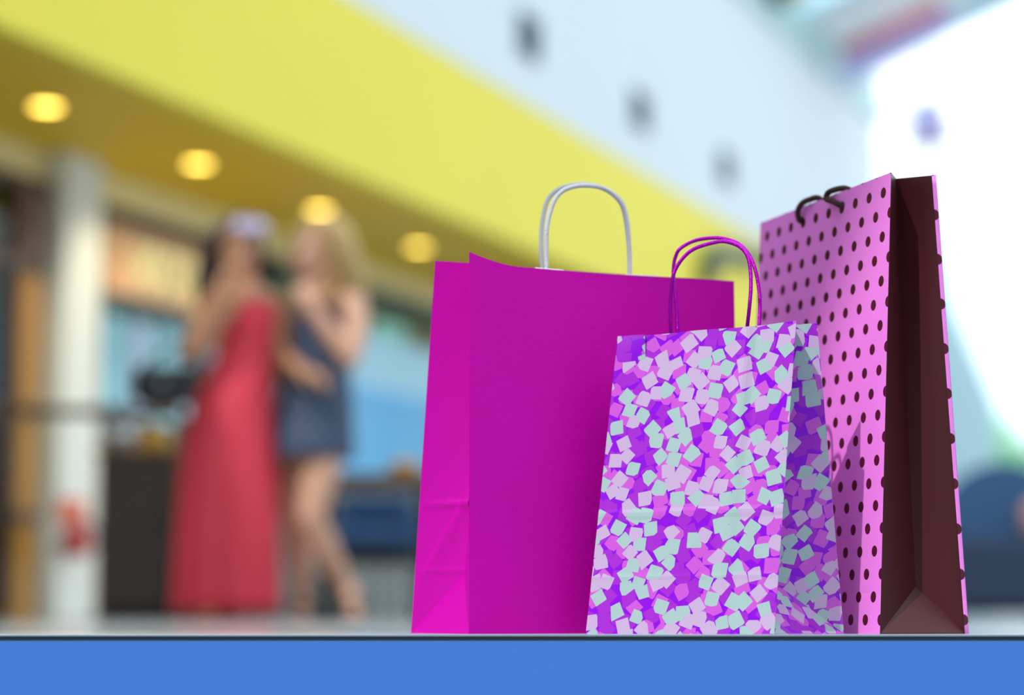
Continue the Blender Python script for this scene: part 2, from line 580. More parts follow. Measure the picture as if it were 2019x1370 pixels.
b = MB(); b.fbox(-7.3, -7.0, TF, 15.0, -0.46, 7.6)  # added out of view to hold back sky light on the bags
struct(b.build('wall_rear', M['rear']), 'grey rear wall of the hall')
b = MB(); b.fbox(-7.3, 29.0, 12.5, 12.8, -0.46, 7.6)  # added out of view to darken the right sides of the bags
struct(b.build('wall_right', M['rear']), 'grey wall on the far side of the hall')
# roof: rafters rising from the top of the white wall, ridge, panels and panes between
SLOPE = 0.37
RZ0 = 6.95
ROOF_S = -3.055
def rz(t): return RZ0 + SLOPE * (t - TF)
RIDGE_T = 3.2
roof = struct(thing('roof', F(10, TF, RZ0), 'pitched glass and panel roof over the hall', None))
def roof_piece(s0, s1, t0, t1, th0, th1):
    q = MB()
    q.box8([F(s0, t0, rz(t0) + th0), F(s0, t1, rz(t1) + th0), F(s1, t1, rz(t1) + th0), F(s1, t0, rz(t0) + th0),
            F(s0, t0, rz(t0) + th1), F(s0, t1, rz(t1) + th1), F(s1, t1, rz(t1) + th1), F(s1, t0, rz(t0) + th1)])
    return q
for k in range(12):
    s = ROOF_S + 2.8 * k
    roof_piece(s - 0.2, s + 0.2, TF - 0.1, RIDGE_T, 0.0, 0.3).build('rafter', M['rafter'], roof)
roof_piece(ROOF_S - 0.5, ROOF_S + 31.4, RIDGE_T, RIDGE_T + 0.3, 0.0, 0.4).build('ridge_beam', M['rafter'], roof)
for k in range(11):
    s = ROOF_S + 2.8 * k
    opaque = k == 10
    for j in range(3):
        t0 = TF + (RIDGE_T - TF) * j / 3; t1 = TF + (RIDGE_T - TF) * (j + 1) / 3
        if opaque:
            roof_piece(s + 0.2, s + 2.6, t0 + .01, t1 - .01, 0.2, 0.3).build('roof_panel', M['roof_white'], roof)
        else:
            roof_piece(s + 0.2, s + 2.6, t0 + .01, t1 - .01, 0.27, 0.285).build('pane', M['glass'], roof)

# glazed end wall of the hall
SE = 31.0
win = struct(thing('window_1', F(SE, 0, 0), 'tall glazed end wall of the hall', None))
for i in range(9):
    t = TF - 3.0 + i * 1.6
    b = MB(); b.fbox(SE - .03, SE + .03, t - .03, t + .03, 0, rz(min(t, RIDGE_T)) if t > TF else RZ0)
    b.build('mullion', M['roof_white'], win)
    if i < 8:
        for (z0, z1) in ((0.06, 2.4), (2.46, 4.8), (4.86, 6.5)):
            b = MB(); b.fbox(SE - .006, SE + .006, t + .03, t + 1.57, z0, z1)
            b.build('pane', M['glass'], win)
for z in (0.03, 2.43, 4.83, 6.55):
    b = MB(); b.fbox(SE - .03, SE + .03, TF - 3.0, TF + 9.8, z - .03, z + .03)
    b.build('transom', M['roof_white'], win)

# ------------------------------------------------------------------ shop front joinery
def onT(px, py, t):
    u = (px - 1009.5) / FPX; v = (685.0 - py) / FPX
    d = V((u, CT - v * ST, ST + v * CT))
    p = d * (t / d.dot(FN)); p.z += CAM_H
    return p.dot(FE), p.z

# left bay: door frame with glass
door = struct(thing('door_1', F(10.6, TI, 0), 'honey wood framed glass shop door left of the column', None))
b = MB(); b.fbox(11.36, 11.62, TI - .06, TI + .06, 0, 2.1); b.build('jamb', M['wood_ochre'], door, bevel=.008)
b = MB(); b.fbox(11.36, 11.62, TI - .06, TI + .06, 2.2, 2.62); b.build('jamb', M['wood_brown'], door, bevel=.008)
b = MB(); b.fbox(9.6, 11.62, TI - .06, TI + .07, 2.1, 2.2); b.build('transom', M['wood_dark'], door, bevel=.008)
b = MB(); b.fbox(9.6, 11.68, TI - .06, TI + .06, 2.62, 2.7); b.build('head_frame', M['wood_dark'], door, bevel=.008)
b = MB(); b.fbox(9.6, 11.36, TI - .01, TI + .01, 2.2, 2.62); b.build('pane', M['shop_glass'], door)
b = MB(); b.fbox(9.6, 11.36, TI - .01, TI + .01, 0.05, 2.1); b.build('pane', M['shop_glass'], door)
b = MB(); b.fbox(11.33, 11.37, TI - .05, TI + .05, 0.05, 2.1); b.build('stile', M['black'], door)
for z in (0.62, 1.26):
    b = MB(); b.fbox(11.36, 11.60, TI + .06, TI + .075, z - .04, z + .04); b.build('hinge_plate', M['wood_brown'], door)
# right bay: jambs, header
shopw = struct(thing('window_2', F(13, TI, 0), 'brown framed shop front behind the two women', None))
b = MB(); b.fbox(12.11, 12.22, TI - .06, TI + .05, 0, 2.62); b.build('jamb', M['wood_ochre'], shopw, bevel=.008)
b = MB(); b.fbox(12.11, 14.6, TI - .06, TI + .02, 2.60, 2.7); b.build('head_frame', M['wood_dark'], shopw, bevel=.008)
b = MB(); b.fbox(13.6, 13.72, TI - .06, TI + .05, 0, 2.62); b.build('jamb', M['wood_dark'], shopw, bevel=.008)
b = MB(); b.fbox(12.22, 13.6, TI - .06, TI + .02, 2.02, 2.12); b.build('transom', M['dark_green'], shopw, bevel=.008)
b = MB(); b.fbox(12.22, 13.6, TI - .01, TI + .01, 1.15, 2.02); b.build('pane', M['shop_glass'], shopw)
b = MB(); b.fbox(13.72, 14.6, TI - .06, TI - .02, 1.9, 2.6); b.build('olive_panel', mat('olive_panel', (0.09, 0.075, 0.03), 0.6), shopw)
win3 = struct(thing('window_3', F(18, TI, 0), 'dark framed shop window right of the blonde woman', None))
WX = (14.7, 15.7, 18.7, 21.1)
for s in WX:
    b = MB(); b.fbox(s - .05, s + .05, TI - .06, TI + .05, 0, 2.62); b.build('mullion', M['dark_green'], win3)
for s, s_n in zip(WX, WX[1:]):
    b = MB(); b.fbox(s + .05, s_n - .05, TI - .01, TI + .01, 0.1, 2.55); b.build('pane', M['shop_glass'], win3)
b = MB(); b.fbox(14.65, 21.15, TI - .06, TI + .05, 2.55, 2.7); b.build('head_frame', M['dark_green'], win3)
b = MB(); b.fbox(14.65, 21.15, TI - .06, TI + .05, 0.0, 0.1); b.build('sill', M['dark_green'], win3)

# shop sign board with lit letters
s_a, z_a = onT(206, 438, TI + .03)
sign = thing('shop_sign', F(12.9, TI, 2.1), 'peach lit sign board with pale yellow letters behind the woman in red', 'sign')
b = MB(); b.fbox(12.38, 13.58, TI - .03, TI + .03, 2.13, 2.58); b.build('board', M['sign_board'], sign, bevel=.006)
b = MB(); b.fbox(12.26, 12.38, TI - .03, TI + .02, 2.13, 2.58); b.build('end_panel', M['wood_brown'], sign)
def letter(kind, s, w, z0, z1):
    q = MB()
    if kind == 'bar':
        q.fbox(s, s + .05, TI + .03, TI + .055, z0, z1)
    else:
        pts = []
        for k in range(25):
            a = 2 * PI * k / 24 + (0.6 if kind == 'arc' else 0)
            if kind == 'arc' and k > 17: break
            pts.append(F(s + w / 2 + math.cos(a) * w / 2, TI + .045, (z0 + z1) / 2 + math.sin(a) * (z1 - z0) / 2))
        q.tube(pts, .022, 8)
    q.build('letter', M['sign_letter'], sign)
zs0, zs1 = 2.22, 2.49
letter('bar', 12.73, .05, zs0, zs1)
letter('ring', 12.86, .17, zs0, zs1)
letter('arc', 13.08, .16, zs0, zs1)
letter('ring', 13.28, .17, zs0, zs1)
letter('bar', 13.50, .05, zs0, zs1)

# ------------------------------------------------------------------ downlights, vents, fascia bracket
dl = None
names = ['round yellow downlight in the soffit, nearest the left edge', 'round yellow downlight in the soffit, second from the left edge',
         'round yellow downlight in the soffit above the blonde woman', 'round yellow downlight in the soffit beside the magenta bag']
for i in range(4):
    s = 10.56 + 1.733 * i
    p = F(s, -7.0, 2.9)
    if dl is None:
        dl = thing('downlight', p, names[0], 'ceiling light', 'soffit downlights')
        b = MB(); b.lathe(p, [(.105, 0.0), (.105, -.012), (.085, -.016), (.08, -.004)], 28); b.build('rim', M['lamp_rim'], dl)
        b = MB(); b.lathe(p, [(.08, -.003), (.075, -.012), (.02, -.016)], 28); b.build('lens', M['lamp_glow'], dl)
    else:
        c = copy_tree(dl, p - dl.location); c['label'] = names[i]
    ll = bpy.data.lights.new('downlight_lamp', 'SPOT'); ll.energy = 75; ll.color = (1.0, .80, .45); ll.spot_size = 2.4; ll.spot_blend = .6; ll.shadow_soft_size = .07
    lo = bpy.data.objects.new('downlight_lamp', ll); COL.objects.link(lo); lo.location = p + V((0, 0, -.03))
vl = ['dark square vent in the white wall, largest and leftmost', 'dark square vent in the white wall, middle of the three', 'dark square vent in the white wall, smallest and nearest the dotted bag']
v0 = None
for i in range(3):
    s = 16.2 + 2.82 * i
    p = F(s, TF, 4.6)
    if v0 is None:
        v0 = thing('wall_vent', p, vl[0], 'vent', 'square vents in the white wall')
        b = MB(); b.fbox(s - .19, s + .19, TF - .02, TF + .012, 4.46, 4.76); b.build('backing', M['vent'], v0)
        q = MB()
        for (a0, a1, c0, c1) in ((-.21, .21, .15, .175), (-.21, .21, -.155, -.13), (-.21, -.185, -.13, .15), (.185, .21, -.13, .15)):
            q.fbox(s + a0, s + a1, TF, TF + .03, 4.6 + c0, 4.6 + c1)
        q.build('frame', M['vent'], v0)
        for j in range(5):
            z = 4.50 + .055 * j
            q = MB(); q.fbox(s - .185, s + .185, TF + .012, TF + .024, z - .014, z + .014); q.build('slat', M['vent'], v0)
    else:
        c = copy_tree(v0, p - v0.location); c['label'] = vl[i]
# dark curved bracket on the fascia
pb = F(21.6, TF, 3.55)
br = thing('wall_bracket', pb, 'dark green curved bracket on the yellow band beside the dotted bag', 'bracket')
path = [F(20.9, TF + .07, 3.25), F(20.95, TF + .07, 3.45), F(21.15, TF + .07, 3.60), F(21.6, TF + .07, 3.68), F(22.3, TF + .07, 3.76), F(23.2, TF + .07, 3.86)]
b = MB(); b.tube(smooth_path(path, 6), .095, 10); b.build('arm', M['dark_green'], br)
for s, z in ((21.15, 3.6), (22.6, 3.79)):
    b = MB(); b.fbox(s - .06, s + .06, TF, TF + .09, z - .06, z + .06); b.build('mount', M['dark_green'], br)

# roof extras: red tube, lavender duct, brass box, floodlight, raking column
p0 = F(26.4, TF + .15, rz(TF + .15) - .0)
rt = thing('banner_roll', F(26.4, TF + 1.2, rz(TF) - .1), 'lavender hanging panel with a red top tube under the roof', 'banner')
b = MB(); b.tube([F(26.4, TF + .2, rz(TF + .2) - .12), F(26.4, TF + 1.45, rz(TF + 1.45) - .12)], .09, 14); b.build('tube', M['red_steel'], rt)
b = MB(); b.box8([F(26.36, TF + .2, rz(TF + .2) - .58), F(26.36, TF + 1.55, rz(TF + 1.55) - .5), F(26.44, TF + 1.55, rz(TF + 1.55) - .5), F(26.44, TF + .2, rz(TF + .2) - .58),
                  F(26.36, TF + .2, rz(TF + .2) - .2), F(26.36, TF + 1.55, rz(TF + 1.55) - .2), F(26.44, TF + 1.55, rz(TF + 1.55) - .2), F(26.44, TF + .2, rz(TF + .2) - .2)])
b.build('panel', M['lavender'], rt)
for t in (.5, 1.3):
    b = MB(); b.tube([F(26.4, TF + t, rz(TF + t) - .05), F(26.4, TF + t, rz(TF + t) + .1)], .02, 8); b.build('hanger', M['rafter'], rt)
bx = thing('loudspeaker', F(23.6, TF + .2, 7.05), 'yellow-brown box on top of the white wall under the roof', 'speaker')
b = MB(); b.fbox(23.1, 24.1, TF + .05, TF + .35, 6.95, 7.25); b.build('body', M['brass'], bx, bevel=.02)
b = MB(); b.fbox(23.2, 24.0, TF + .35, TF + .37, 7.0, 7.2); b.build('grille', M['vent'], bx)
b = MB(); b.fbox(23.4, 23.8, TF + .04, TF + .2, 6.82, 6.95); b.build('mount', M['vent'], bx)

fl0 = W(1830, 240, 30.0)
fl = thing('floodlight', fl0, 'greyish purple floodlight hanging under the roof in the bright window', 'lamp')
b = MB(); b.sphere(fl0, (.27, .24, .32)); b.build('housing', M['lamp_grey'], fl)
b = MB(); b.lathe(fl0 + V((0, 0, -.3)), [(.30, 0), (.32, .02), (.24, .2)], 20); b.build('shade', M['lamp_grey'], fl)
b = MB(); b.tube([fl0 + V((0, 0, .2)), fl0 + V((0, 0, 1.4))], .03, 8); b.build('rod', M['rafter'], fl)
b = MB(); b.tube([fl0 + V((-.1, 0, .1)), fl0 + V((-.7, 0.0, .12))], .05, 8); b.build('arm', M['lamp_grey'], fl)

ra, rb = W(1925, 1217, 29.0), W(1800, 480, 29.0)
b = MB()
for_pts = [(1850, 1225), (1965, 1225), (1965, 800), (1880, 600), (1850, 480), (1790, 480)]
q = [W(x, y, 29.0) for x, y in for_pts]
q = [V((p.x, p.y, max(p.z, 0))) for p in q]
dq = V((-.12, .5, 0))
n_ = len(q)
b.add([p for p in q] + [p + dq for p in q], [tuple(range(n_)), tuple(range(2 * n_ - 1, n_ - 1, -1))] + [(i, (i + 1) % n_, n_ + (i + 1) % n_, n_ + i) for i in range(n_)])
struct(b.build('trim_5', M['rafter'], bevel=.03), 'pale blue tapering pier in front of the bright end window')

# ------------------------------------------------------------------ cafe furniture and shop contents
# brown rail with posts in front of the column, dark cabinet under it
YR = 10.6
def floor_x(px, Y): return (px - 1009.5) / FPX * (Y * CT)
rl = thing('cafe_railing', (floor_x(150, YR), YR, 0), 'brown wooden railing crossing in front of the off-white column', 'railing')
zr = W(150, 812, YR).z
b = MB(); b.box((floor_x(-60, YR), YR - .03, zr - .025), (floor_x(345, YR), YR + .03, zr + .025)); b.build('top_rail', M['wood_brown'], rl, bevel=.006)
for px in (-30, 352):
    x = floor_x(px, YR)
    b = MB(); b.box((x - .025, YR - .025, 0), (x + .025, YR + .025, zr - .02)); b.build('post', M['wood_brown'], rl, bevel=.004)

YC = 11.2
x0, x1 = floor_x(188, YC), floor_x(345, YC)
zc = W(200, 900, YC).z
cb = thing('cafe_cabinet', ((x0 + x1) / 2, YC, 0), 'dark brown wooden cabinet left of the coral dress', 'cabinet')
b = MB(); b.box((x0, YC, 0.05), (x1 + .25, YC + .45, zc)); b.build('body', M['wood_dark'], cb, bevel=.01)
b = MB(); b.box((x0 - .02, YC - .03, zc), (x1 + .28, YC + .47, zc + .035)); b.build('top', M['wood_brown'], cb, bevel=.005)
b = MB(); b.box((x0 + .02, YC + .03, 0), (x1 + .22, YC + .43, 0.05)); b.build('plinth', M['black'], cb)
for i in range(2):
    xa = x0 + .02 + i * .33
    b = MB(); b.box((xa, YC - .018, .08), (xa + .31, YC, zc - .04)); d = b.build('door', M['wood_dark'], cb, bevel=.004)
    b = MB(); b.tube([(xa + .27, YC - .03, zc * .5), (xa + .27, YC - .03, zc * .5 + .12)], .006, 8); b.build('handle', M['black'], d)
zt = zc + .035
xb = floor_x(218, YC)
bw = thing('metal_bowl', (xb, YC + .15, zt), 'silver bowl on the dark cabinet beside the column', 'bowl')
b = MB(); b.lathe((xb, YC + .15, zt), [(.045, 0), (.05, .006), (.085, .06), (.098, .12), (.093, .12), (.08, .065), (.03, .02)], 24); b.build('body', M['silver'], bw)
b = MB(); b.lathe((xb, YC + .15, zt + .12), [(.1, -.003), (.103, .002), (.1, .006), (.094, .003)], 24); b.build('rim', M['silver'], bw)
for i, (px, w, h, lab) in enumerate([(276, .045, .13, 'amber glass jar beside the silver bowl'), (306, .04, .11, 'shorter amber glass jar nearest the coral dress')]):
    xj = floor_x(px, YC)
    j = thing('glass_jar', (xj, YC + .15, zt), lab, 'jar', 'amber jars on the cabinet')
    b = MB(); b.lathe((xj, YC + .15, zt), [(w * .9, 0), (w, .008), (w, h * .8), (w * .7, h)], 18); b.build('body', M['amber'], j)
    b = MB(); b.lathe((xj, YC + .15, zt + h), [(w * .75, 0), (w * .75, .018), (w * .6, .022)], 18); b.build('lid', M['wood_brown'], j)

# wooden high counter inside the shop with a fridge behind, cyan glow added to its doors
ct = thing('bar_counter', F(13.4, TI - .3, 0), 'honey brown bar counter inside the shop behind the railing', 'counter')
b = MB(); b.fbox(12.3, 14.5, TI - .42, TI - .16, 0.02, 1.12); b.build('body', M['wood_brown'], ct)
b = MB(); b.fbox(12.25, 14.55, TI - .47, TI - .1, 1.12, 1.17); b.build('top', M['wood_ochre'], ct, bevel=.006)
for i in range(5):
    sa = 12.32 + i * .43
    b = MB(); b.fbox(sa, sa + .41, TI - .16, TI - .145, .08, 1.08); b.build('panel', M['wood_ochre' if i == 0 else 'wood_brown'], ct)
mc = thing('coffee_grinder', F(12.62, TI - .28, 1.17), 'honey brown canister on the bar counter right of the column', 'grinder')
b = MB(); b.lathe(F(12.62, TI - .28, 1.17), [(.10, 0), (.10, .03), (.075, .05), (.075, .28), (.11, .30), (.12, .46), (.05, .48)], 20); b.build('body', M['wood_ochre'], mc)
b = MB(); b.tube([F(12.62, TI - .20, 1.4), F(12.62, TI - .1, 1.4)], .012, 8); b.build('lever', M['chrome'], mc)
fr = thing('display_fridge', F(13.8, TI - .8, 0), 'wide display fridge with cyan lit doors under the sign board', 'fridge')
b = MB(); b.fbox(12.6, 14.85, TI - 1.05, TI - .62, 0, 1.3); b.fbox(12.6, 14.85, TI - 1.05, TI - .62, 2.3, 2.65); b.fbox(12.6, 14.85, TI - 1.05, TI - .95, 1.3, 2.3); b.build('body', M['black'], fr)
fcol = ['fridge_light', 'fridge_light', 'fridge_light2', 'fridge_light', 'fridge_light2']
for i in range(5):
    sa = 13.02 + i * .36
    b = MB(); b.fbox(sa, sa + .31, TI - .66, TI - .63, 1.42, 2.14); b.build('lit_door', M[fcol[i]], fr)
    b = MB(); b.fbox(sa + .31, sa + .36, TI - .66, TI - .60, 1.3, 2.3); b.build('door_frame', M['black'], fr)
# contents behind the left door
sh = thing('shop_shelf', F(11.0, TI - .6, 0), 'dark shelf unit with a peach lit top behind the glass door', 'shelf')
b = MB(); b.fbox(9.6, 12.1, TI - .85, TI - .75, 0, 2.6); b.build('back', M['wood_dark'], sh)
b = MB(); b.fbox(9.6, 12.0, TI - .75, TI - .70, 2.05, 2.6); b.build('lit_panel', M['peach_light'], sh)
b = MB(); b.fbox(9.6, 11.9, TI - .75, TI - .70, 1.45, 1.95); b.build('lit_panel', M['fridge_light2'], sh)  # glowing panel set in for blue reflections in the door glass
for z in (.5, 1.0, 1.4, 2.0):
    b = MB(); b.fbox(9.6, 12.1, TI - .75, TI - .45, z, z + .03); b.build('shelf_board', M['wood_dark'], sh)

# right hand shop window: pale hood over a sky blue cabinet, both given a glow
dc = thing('display_cabinet', F(17.0, TI - .6, 0), 'sky blue lit display cabinet with a pale blue hood in the window', 'cabinet')
b = MB(); b.fbox(15.1, 19.6, TI - 1.0, TI - .5, 0.0, 1.22); b.build('base', M['wood_brown'], dc)
b = MB(); b.fbox(15.15, 19.55, TI - .95, TI - .5, 1.22, 2.0); b.build('body', M['sky_blue'], dc, bevel=.02)
b = MB(); b.fbox(15.1, 19.6, TI - 1.0, TI - .45, 2.0, 2.46); b.build('hood', M['pale_panel'], dc, bevel=.03)
for i, sa in enumerate((17.1, 18.1)):  # glowing panels put in for the green patches over the hood
    b = MB(); b.fbox(sa, sa + .62, TI - .75, TI - .70, 2.46, 2.68)
    o = b.build('lit_screen', M['green_light'], at=F(sa, TI - .7, 2.46))
    o['label'] = ('green lit panel on top of the pale hood, nearer the blonde woman', 'green lit panel on top of the pale hood, nearer the magenta bag')[i]
    o['category'] = 'screen'; o['group'] = 'green lit panels in the shop window'
b = MB(); b.fbox(14.75, 21.0, TI - 2.1, TI - 2.0, 0, 2.9)
struct(b.build('wall_teal', M['shop_teal']), 'teal wall inside the right shop')

# fire extinguisher and plate on the column
s_c, _ = onT(142, 1040, TI + .17)
z_hi = onT(142, 985, TI + .17)[1]; z_mid = onT(142, 1040, TI + .17)[1]; z_lo = onT(142, 1098, TI + .17)[1]
pl = thing('safety_plate', F(s_c, TI + .16, z_mid), 'orange safety plate on the column above the extinguisher', 'sign')
b = MB(); b.fbox(s_c - .14, s_c + .15, TI + .16, TI + .175, z_mid + .02, z_hi); b.build('plate', M['ext_red'], pl, bevel=.004)
b = MB(); b.fbox(s_c - .125, s_c + .135, TI + .175, TI + .18, z_mid + .03, z_hi - .015); b.build('field', M['sign_orange'], pl)
pe = F(s_c - .07, TI + .26, z_lo)
ex = thing('fire_extinguisher', pe, 'red fire extinguisher hung on the off-white column', 'extinguisher')
hh = z_mid - z_lo + .02
b = MB(); b.lathe(pe, [(.06, 0), (.074, .012), (.076, hh * .78), (.05, hh * .92), (.022, hh * .96)], 24); b.build('cylinder', M['ext_red'], ex)
b = MB(); b.lathe(pe + V((0, 0, hh * .96)), [(.02, 0), (.02, .05), (.012, .06)], 14); b.build('valve', M['black'], ex)
b = MB(); b.tube(smooth_path([pe + V((0.01, 0, hh)), pe + V((.09, -.02, hh * .95)), pe + V((.12, -.03, hh * .55)), pe + V((.10, -.04, hh * .2))], 6), .012, 8); b.build('hose', M['black'], ex)
b = MB(); b.fbox(s_c - .17, s_c + .03, TI + .158, TI + .18, z_lo + hh * .3, z_lo + hh * .4); b.build('wall_bracket', M['black'], ex)

# table and lounge seats between the blonde woman and the magenta bag
YT = 10.4
xt0, xt1 = floor_x(640, YT), floor_x(850, YT)
ztb = W(740, 948, YT).z
tb = thing('cafe_table', ((xt0 + xt1) / 2, YT, 0), 'brown topped cafe table with a black pedestal behind the blonde woman', 'table')
b = MB(); b.box((xt0, YT - .25, ztb - .025), (xt1, YT + .35, ztb + .02)); b.build('tabletop', M['wood_brown'], tb, bevel=.008)
xl = floor_x(646, YT)
b = MB(); b.box((xl - .03, YT - .04, .03), (xl + .03, YT + .12, ztb - .025)); b.build('leg', M['black'], tb, bevel=.004)
b = MB(); b.box((xl - .06, YT - .15, 0), (xl + .09, YT + .25, .03)); b.build('foot', M['black'], tb, bevel=.004)
xl2 = xt1 - .03
b = MB(); b.box((xl2 - .03, YT - .04, .03), (xl2 + .03, YT + .12, ztb - .025)); b.build('leg', M['black'], tb, bevel=.004)
b = MB(); b.box((xl2 - .06, YT - .15, 0), (xl2 + .09, YT + .25, .03)); b.build('foot', M['black'], tb, bevel=.004)
xn = floor_x(797, YT)
nb = thing('snack_basket', (xn, YT, ztb + .02), 'small honey coloured basket on the brown cafe table', 'basket')
b = MB(); b.lathe((xn, YT, ztb + .02), [(.05, 0), (.065, .01), (.085, .06), (.08, .06), (.055, .015)], 20); b.build('body', M['wood_ochre'], nb)
b = MB(); b.sphere((xn, YT, ztb + .07), (.06, .06, .03)); b.build('bread', mat('bread_roll', (.5, .3, .14), .8), nb)

def lounge(x0, x1, Y, z0, z1, label, name='lounge_sofa', slats=True, cushion=None):
    cx = (x0 + x1) / 2
    t = thing(name, (cx, Y, 0), label, 'sofa')
    hz_ = z1 - z0
    def cush(lo, hi, nm, m, r=.05):
        q = MB(); q.box(lo, hi); o = q.build(nm, m, t, bevel=r)
        o.modifiers['bevel'].segments = 5
        for p in o.data.polygons: p.use_smooth = True
        o.modifiers.new('wn', 'WEIGHTED_NORMAL')
        return o
    cush((x0 + .03, Y + .42, z0 + hz_ * .25), (x1 - .03, Y + .60, z1), 'back_cushion', M['denim'])
    cush((x0 + .03, Y + .0, z0 + .02), (x1 - .03, Y + .5, z0 + hz_ * .42), 'seat_cushion', M['denim'])
    cush((x0, Y + .02, z0 + .02), (x0 + .09, Y + .58, z0 + hz_ * .68), 'armrest', M['denim'], .03)
    cush((x1 - .09, Y + .02, z0 + .02), (x1, Y + .58, z0 + hz_ * .68), 'armrest', M['denim'], .03)
    q = MB(); q.box((x0, Y + .01, z0 - .05), (x1, Y + .6, z0 + .02)); q.build('frame', M['black'], t, bevel=.006)
    if slats:
        n = int((x1 - x0) / .07)
        for i in range(n):
            xa = x0 + .02 + i * (x1 - x0 - .04) / n
            q = MB(); q.box((xa, Y + .03, 0.0), (xa + .035, Y + .06, z0 - .05)); q.build('slat', M['slat'], t)
    return t
YL = 11.3
lounge(floor_x(640, YL), floor_x(822, YL), YL, W(700, 1092, YL).z, W(700, 965, YL).z, 'small blue upholstered sofa on pale slats behind the cafe table')

YS = 15.0
xs0, xs1 = W(1865, 1217, YS).x, W(2090, 1217, YS).x
t = thing('lounge_chair', ((xs0 + xs1) / 2, YS, 0), 'large blue high-backed lounge chair right of the dotted bag', 'armchair')
zt_ = W(1960, 905, YS).z
hb_ = W(1960, 1062, YS).z
def arch(u, v, y):
    x = xs0 + (xs1 - xs0) * u
    top = zt_ - .34 * max(0, abs(u - .62) / .62) ** 2.2
    return V((x, y, hb_ + (top - hb_) * v))
b = MB()
b.grid(lambda u, v: arch(u, v, YS + .30), 16, 8); b.grid(lambda u, v: arch(u, v, YS + .46), 16, 8)
b.grid(lambda u, v: arch(u, 1, YS + .30 + .16 * v), 16, 2); b.grid(lambda u, v: arch(0, u, YS + .30 + .16 * v), 8, 2); b.grid(lambda u, v: arch(1, u, YS + .30 + .16 * v), 8, 2)
b.grid(lambda u, v: arch(u, 0, YS + .30 + .16 * v), 16, 2)
b.build('backrest', M['denim'], t)
b = MB(); b.box((xs0, YS - .15, .07), (xs1, YS + .47, hb_)); b.build('seat', M['navy'], t, bevel=.05)
b = MB(); b.box((xs0 + .03, YS - .1, .03), (xs1 - .03, YS + .4, .07)); b.build('frame', M['black'], t)
for lx in (xs0 + .06, xs1 - .06):
    for ly in (YS - .06, YS + .36):
        b = MB(); b.tube([(lx, ly, 0), (lx, ly, .035)], .025, 10); b.build('leg', M['black'], t)
cu = thing('cushion', W(2035, 1045, YS - .02), 'dusty pink cushion at the right edge on the blue lounge chair', 'cushion')
cc = W(2078, 1045, YS)
cc = V((cc.x, YS + .19, hb_ + .145))
cu.location = cc
b = MB(); b.sphere(cc, (.17, .07, .14), 20, 14, lambda d: V((.17 * math.copysign(abs(d.x) ** .6, d.x), .08 * d.y, .135 * math.copysign(abs(d.z) ** .6, d.z)))); b.build('cover', M['pinkcush'], cu)
b = MB(); b.lathe(cc + V((0, -.078, 0)), [(.014, 0), (.01, -.006)], 10, V((0, -1, 0)).normalized() * -1); b.build('button', M['pinkcush'], cu)

# trees and hedge outside beyond the glazed end
def leafy(name, base, h, r, m1, m2, label, seed, n=3200):
    rnd = random.Random(seed)
    t = thing(name, base, label, 'tree', 'trees outside the end window')
    tr_ = MB()
    tr_.tube([base, base + V((.05, 0, h * .35)), base + V((0, .05, h * .8))], [.12, .09, .03], 10)
    for k in range(5):
        a = k * 1.3
        tr_.tube([base + V((.03, 0, h * (.3 + .08 * k))), base + V((math.cos(a) * r * .6, math.sin(a) * r * .6, h * (.45 + .1 * k)))], [.05, .015], 7)
    tr_.build('trunk', M['bark'], t)
    for nm, mm, nn in (('foliage', m1, n), ('foliage', m2, n // 2)):
        q = MB()
        for i in range(nn):
            d = V((rnd.gauss(0, 1), rnd.gauss(0, 1), rnd.gauss(0, 1))).normalized() * (rnd.random() ** .4)
            c = base + V((d.x * r, d.y * r, h * .58 + d.z * h * .42))
            u = V((rnd.gauss(0, 1), rnd.gauss(0, 1), rnd.gauss(0, 1))).normalized()
            w = u.orthogonal().normalized()
            l = rnd.uniform(.2, .36)
            q.add([c, c + u * l * .5 + w * l * .3, c + u * l, c + u * l * .5 - w * l * .3], [(0, 1, 2, 3)])
        o = q.build(nm, mm, t)
        o['kind'] = 'stuff'
G = -0.46
YTREE = 44.0
def gx(px, Y): return floor_x(px, Y)
leafy('leafy_tree', V((gx(1935, YTREE), YTREE, G)), 4.6, 0.95, M['leaf2'], M['leaf'], 'pale green bushy tree outside, just right of the dotted bag', 3)
leafy('leafy_tree', V((gx(2075, YTREE + 4), YTREE + 4, G)), 4.1, 0.9, M['leaf3'], M['leaf'], 'dark green tree outside at the right edge', 5)
leafy('leafy_tree', V((gx(1760, YTREE + 5), YTREE + 5, G)), 4.6, 0.9, M['leaf'], M['leaf3'], 'mid green tree outside behind the dotted bag', 6)
hd = thing('hedge', V((gx(1960, 40), 40, G)), 'low dark hedge outside behind the blue lounge chair', 'hedge')
rnd = random.Random(11)
b = MB()
for i in range(2600):
    c = V((gx(1960, 40) + rnd.uniform(-1.7, 1.9), 40 + rnd.uniform(-.4, .4), G + rnd.uniform(0, 2.1)))
    u = V((rnd.gauss(0, 1), rnd.gauss(0, 1), rnd.gauss(0, 1))).normalized(); w = u.orthogonal().normalized(); l = .2
    b.add([c, c + u * l * .5 + w * l * .35, c + u * l, c + u * l * .5 - w * l * .35], [(0, 1, 2, 3)])
o = b.build('foliage', M['leaf3'], hd); o['kind'] = 'stuff'
b = MB()
for i in range(8):
    x = gx(1960, 40) - 1.6 + i * .47
    b.tube([(x, 40, G), (x + .03, 40, G + 1.2), (x, 40.05, G + 2.2)], [.03, .02, .008], 6)
b.build('stem', M['bark'], hd)

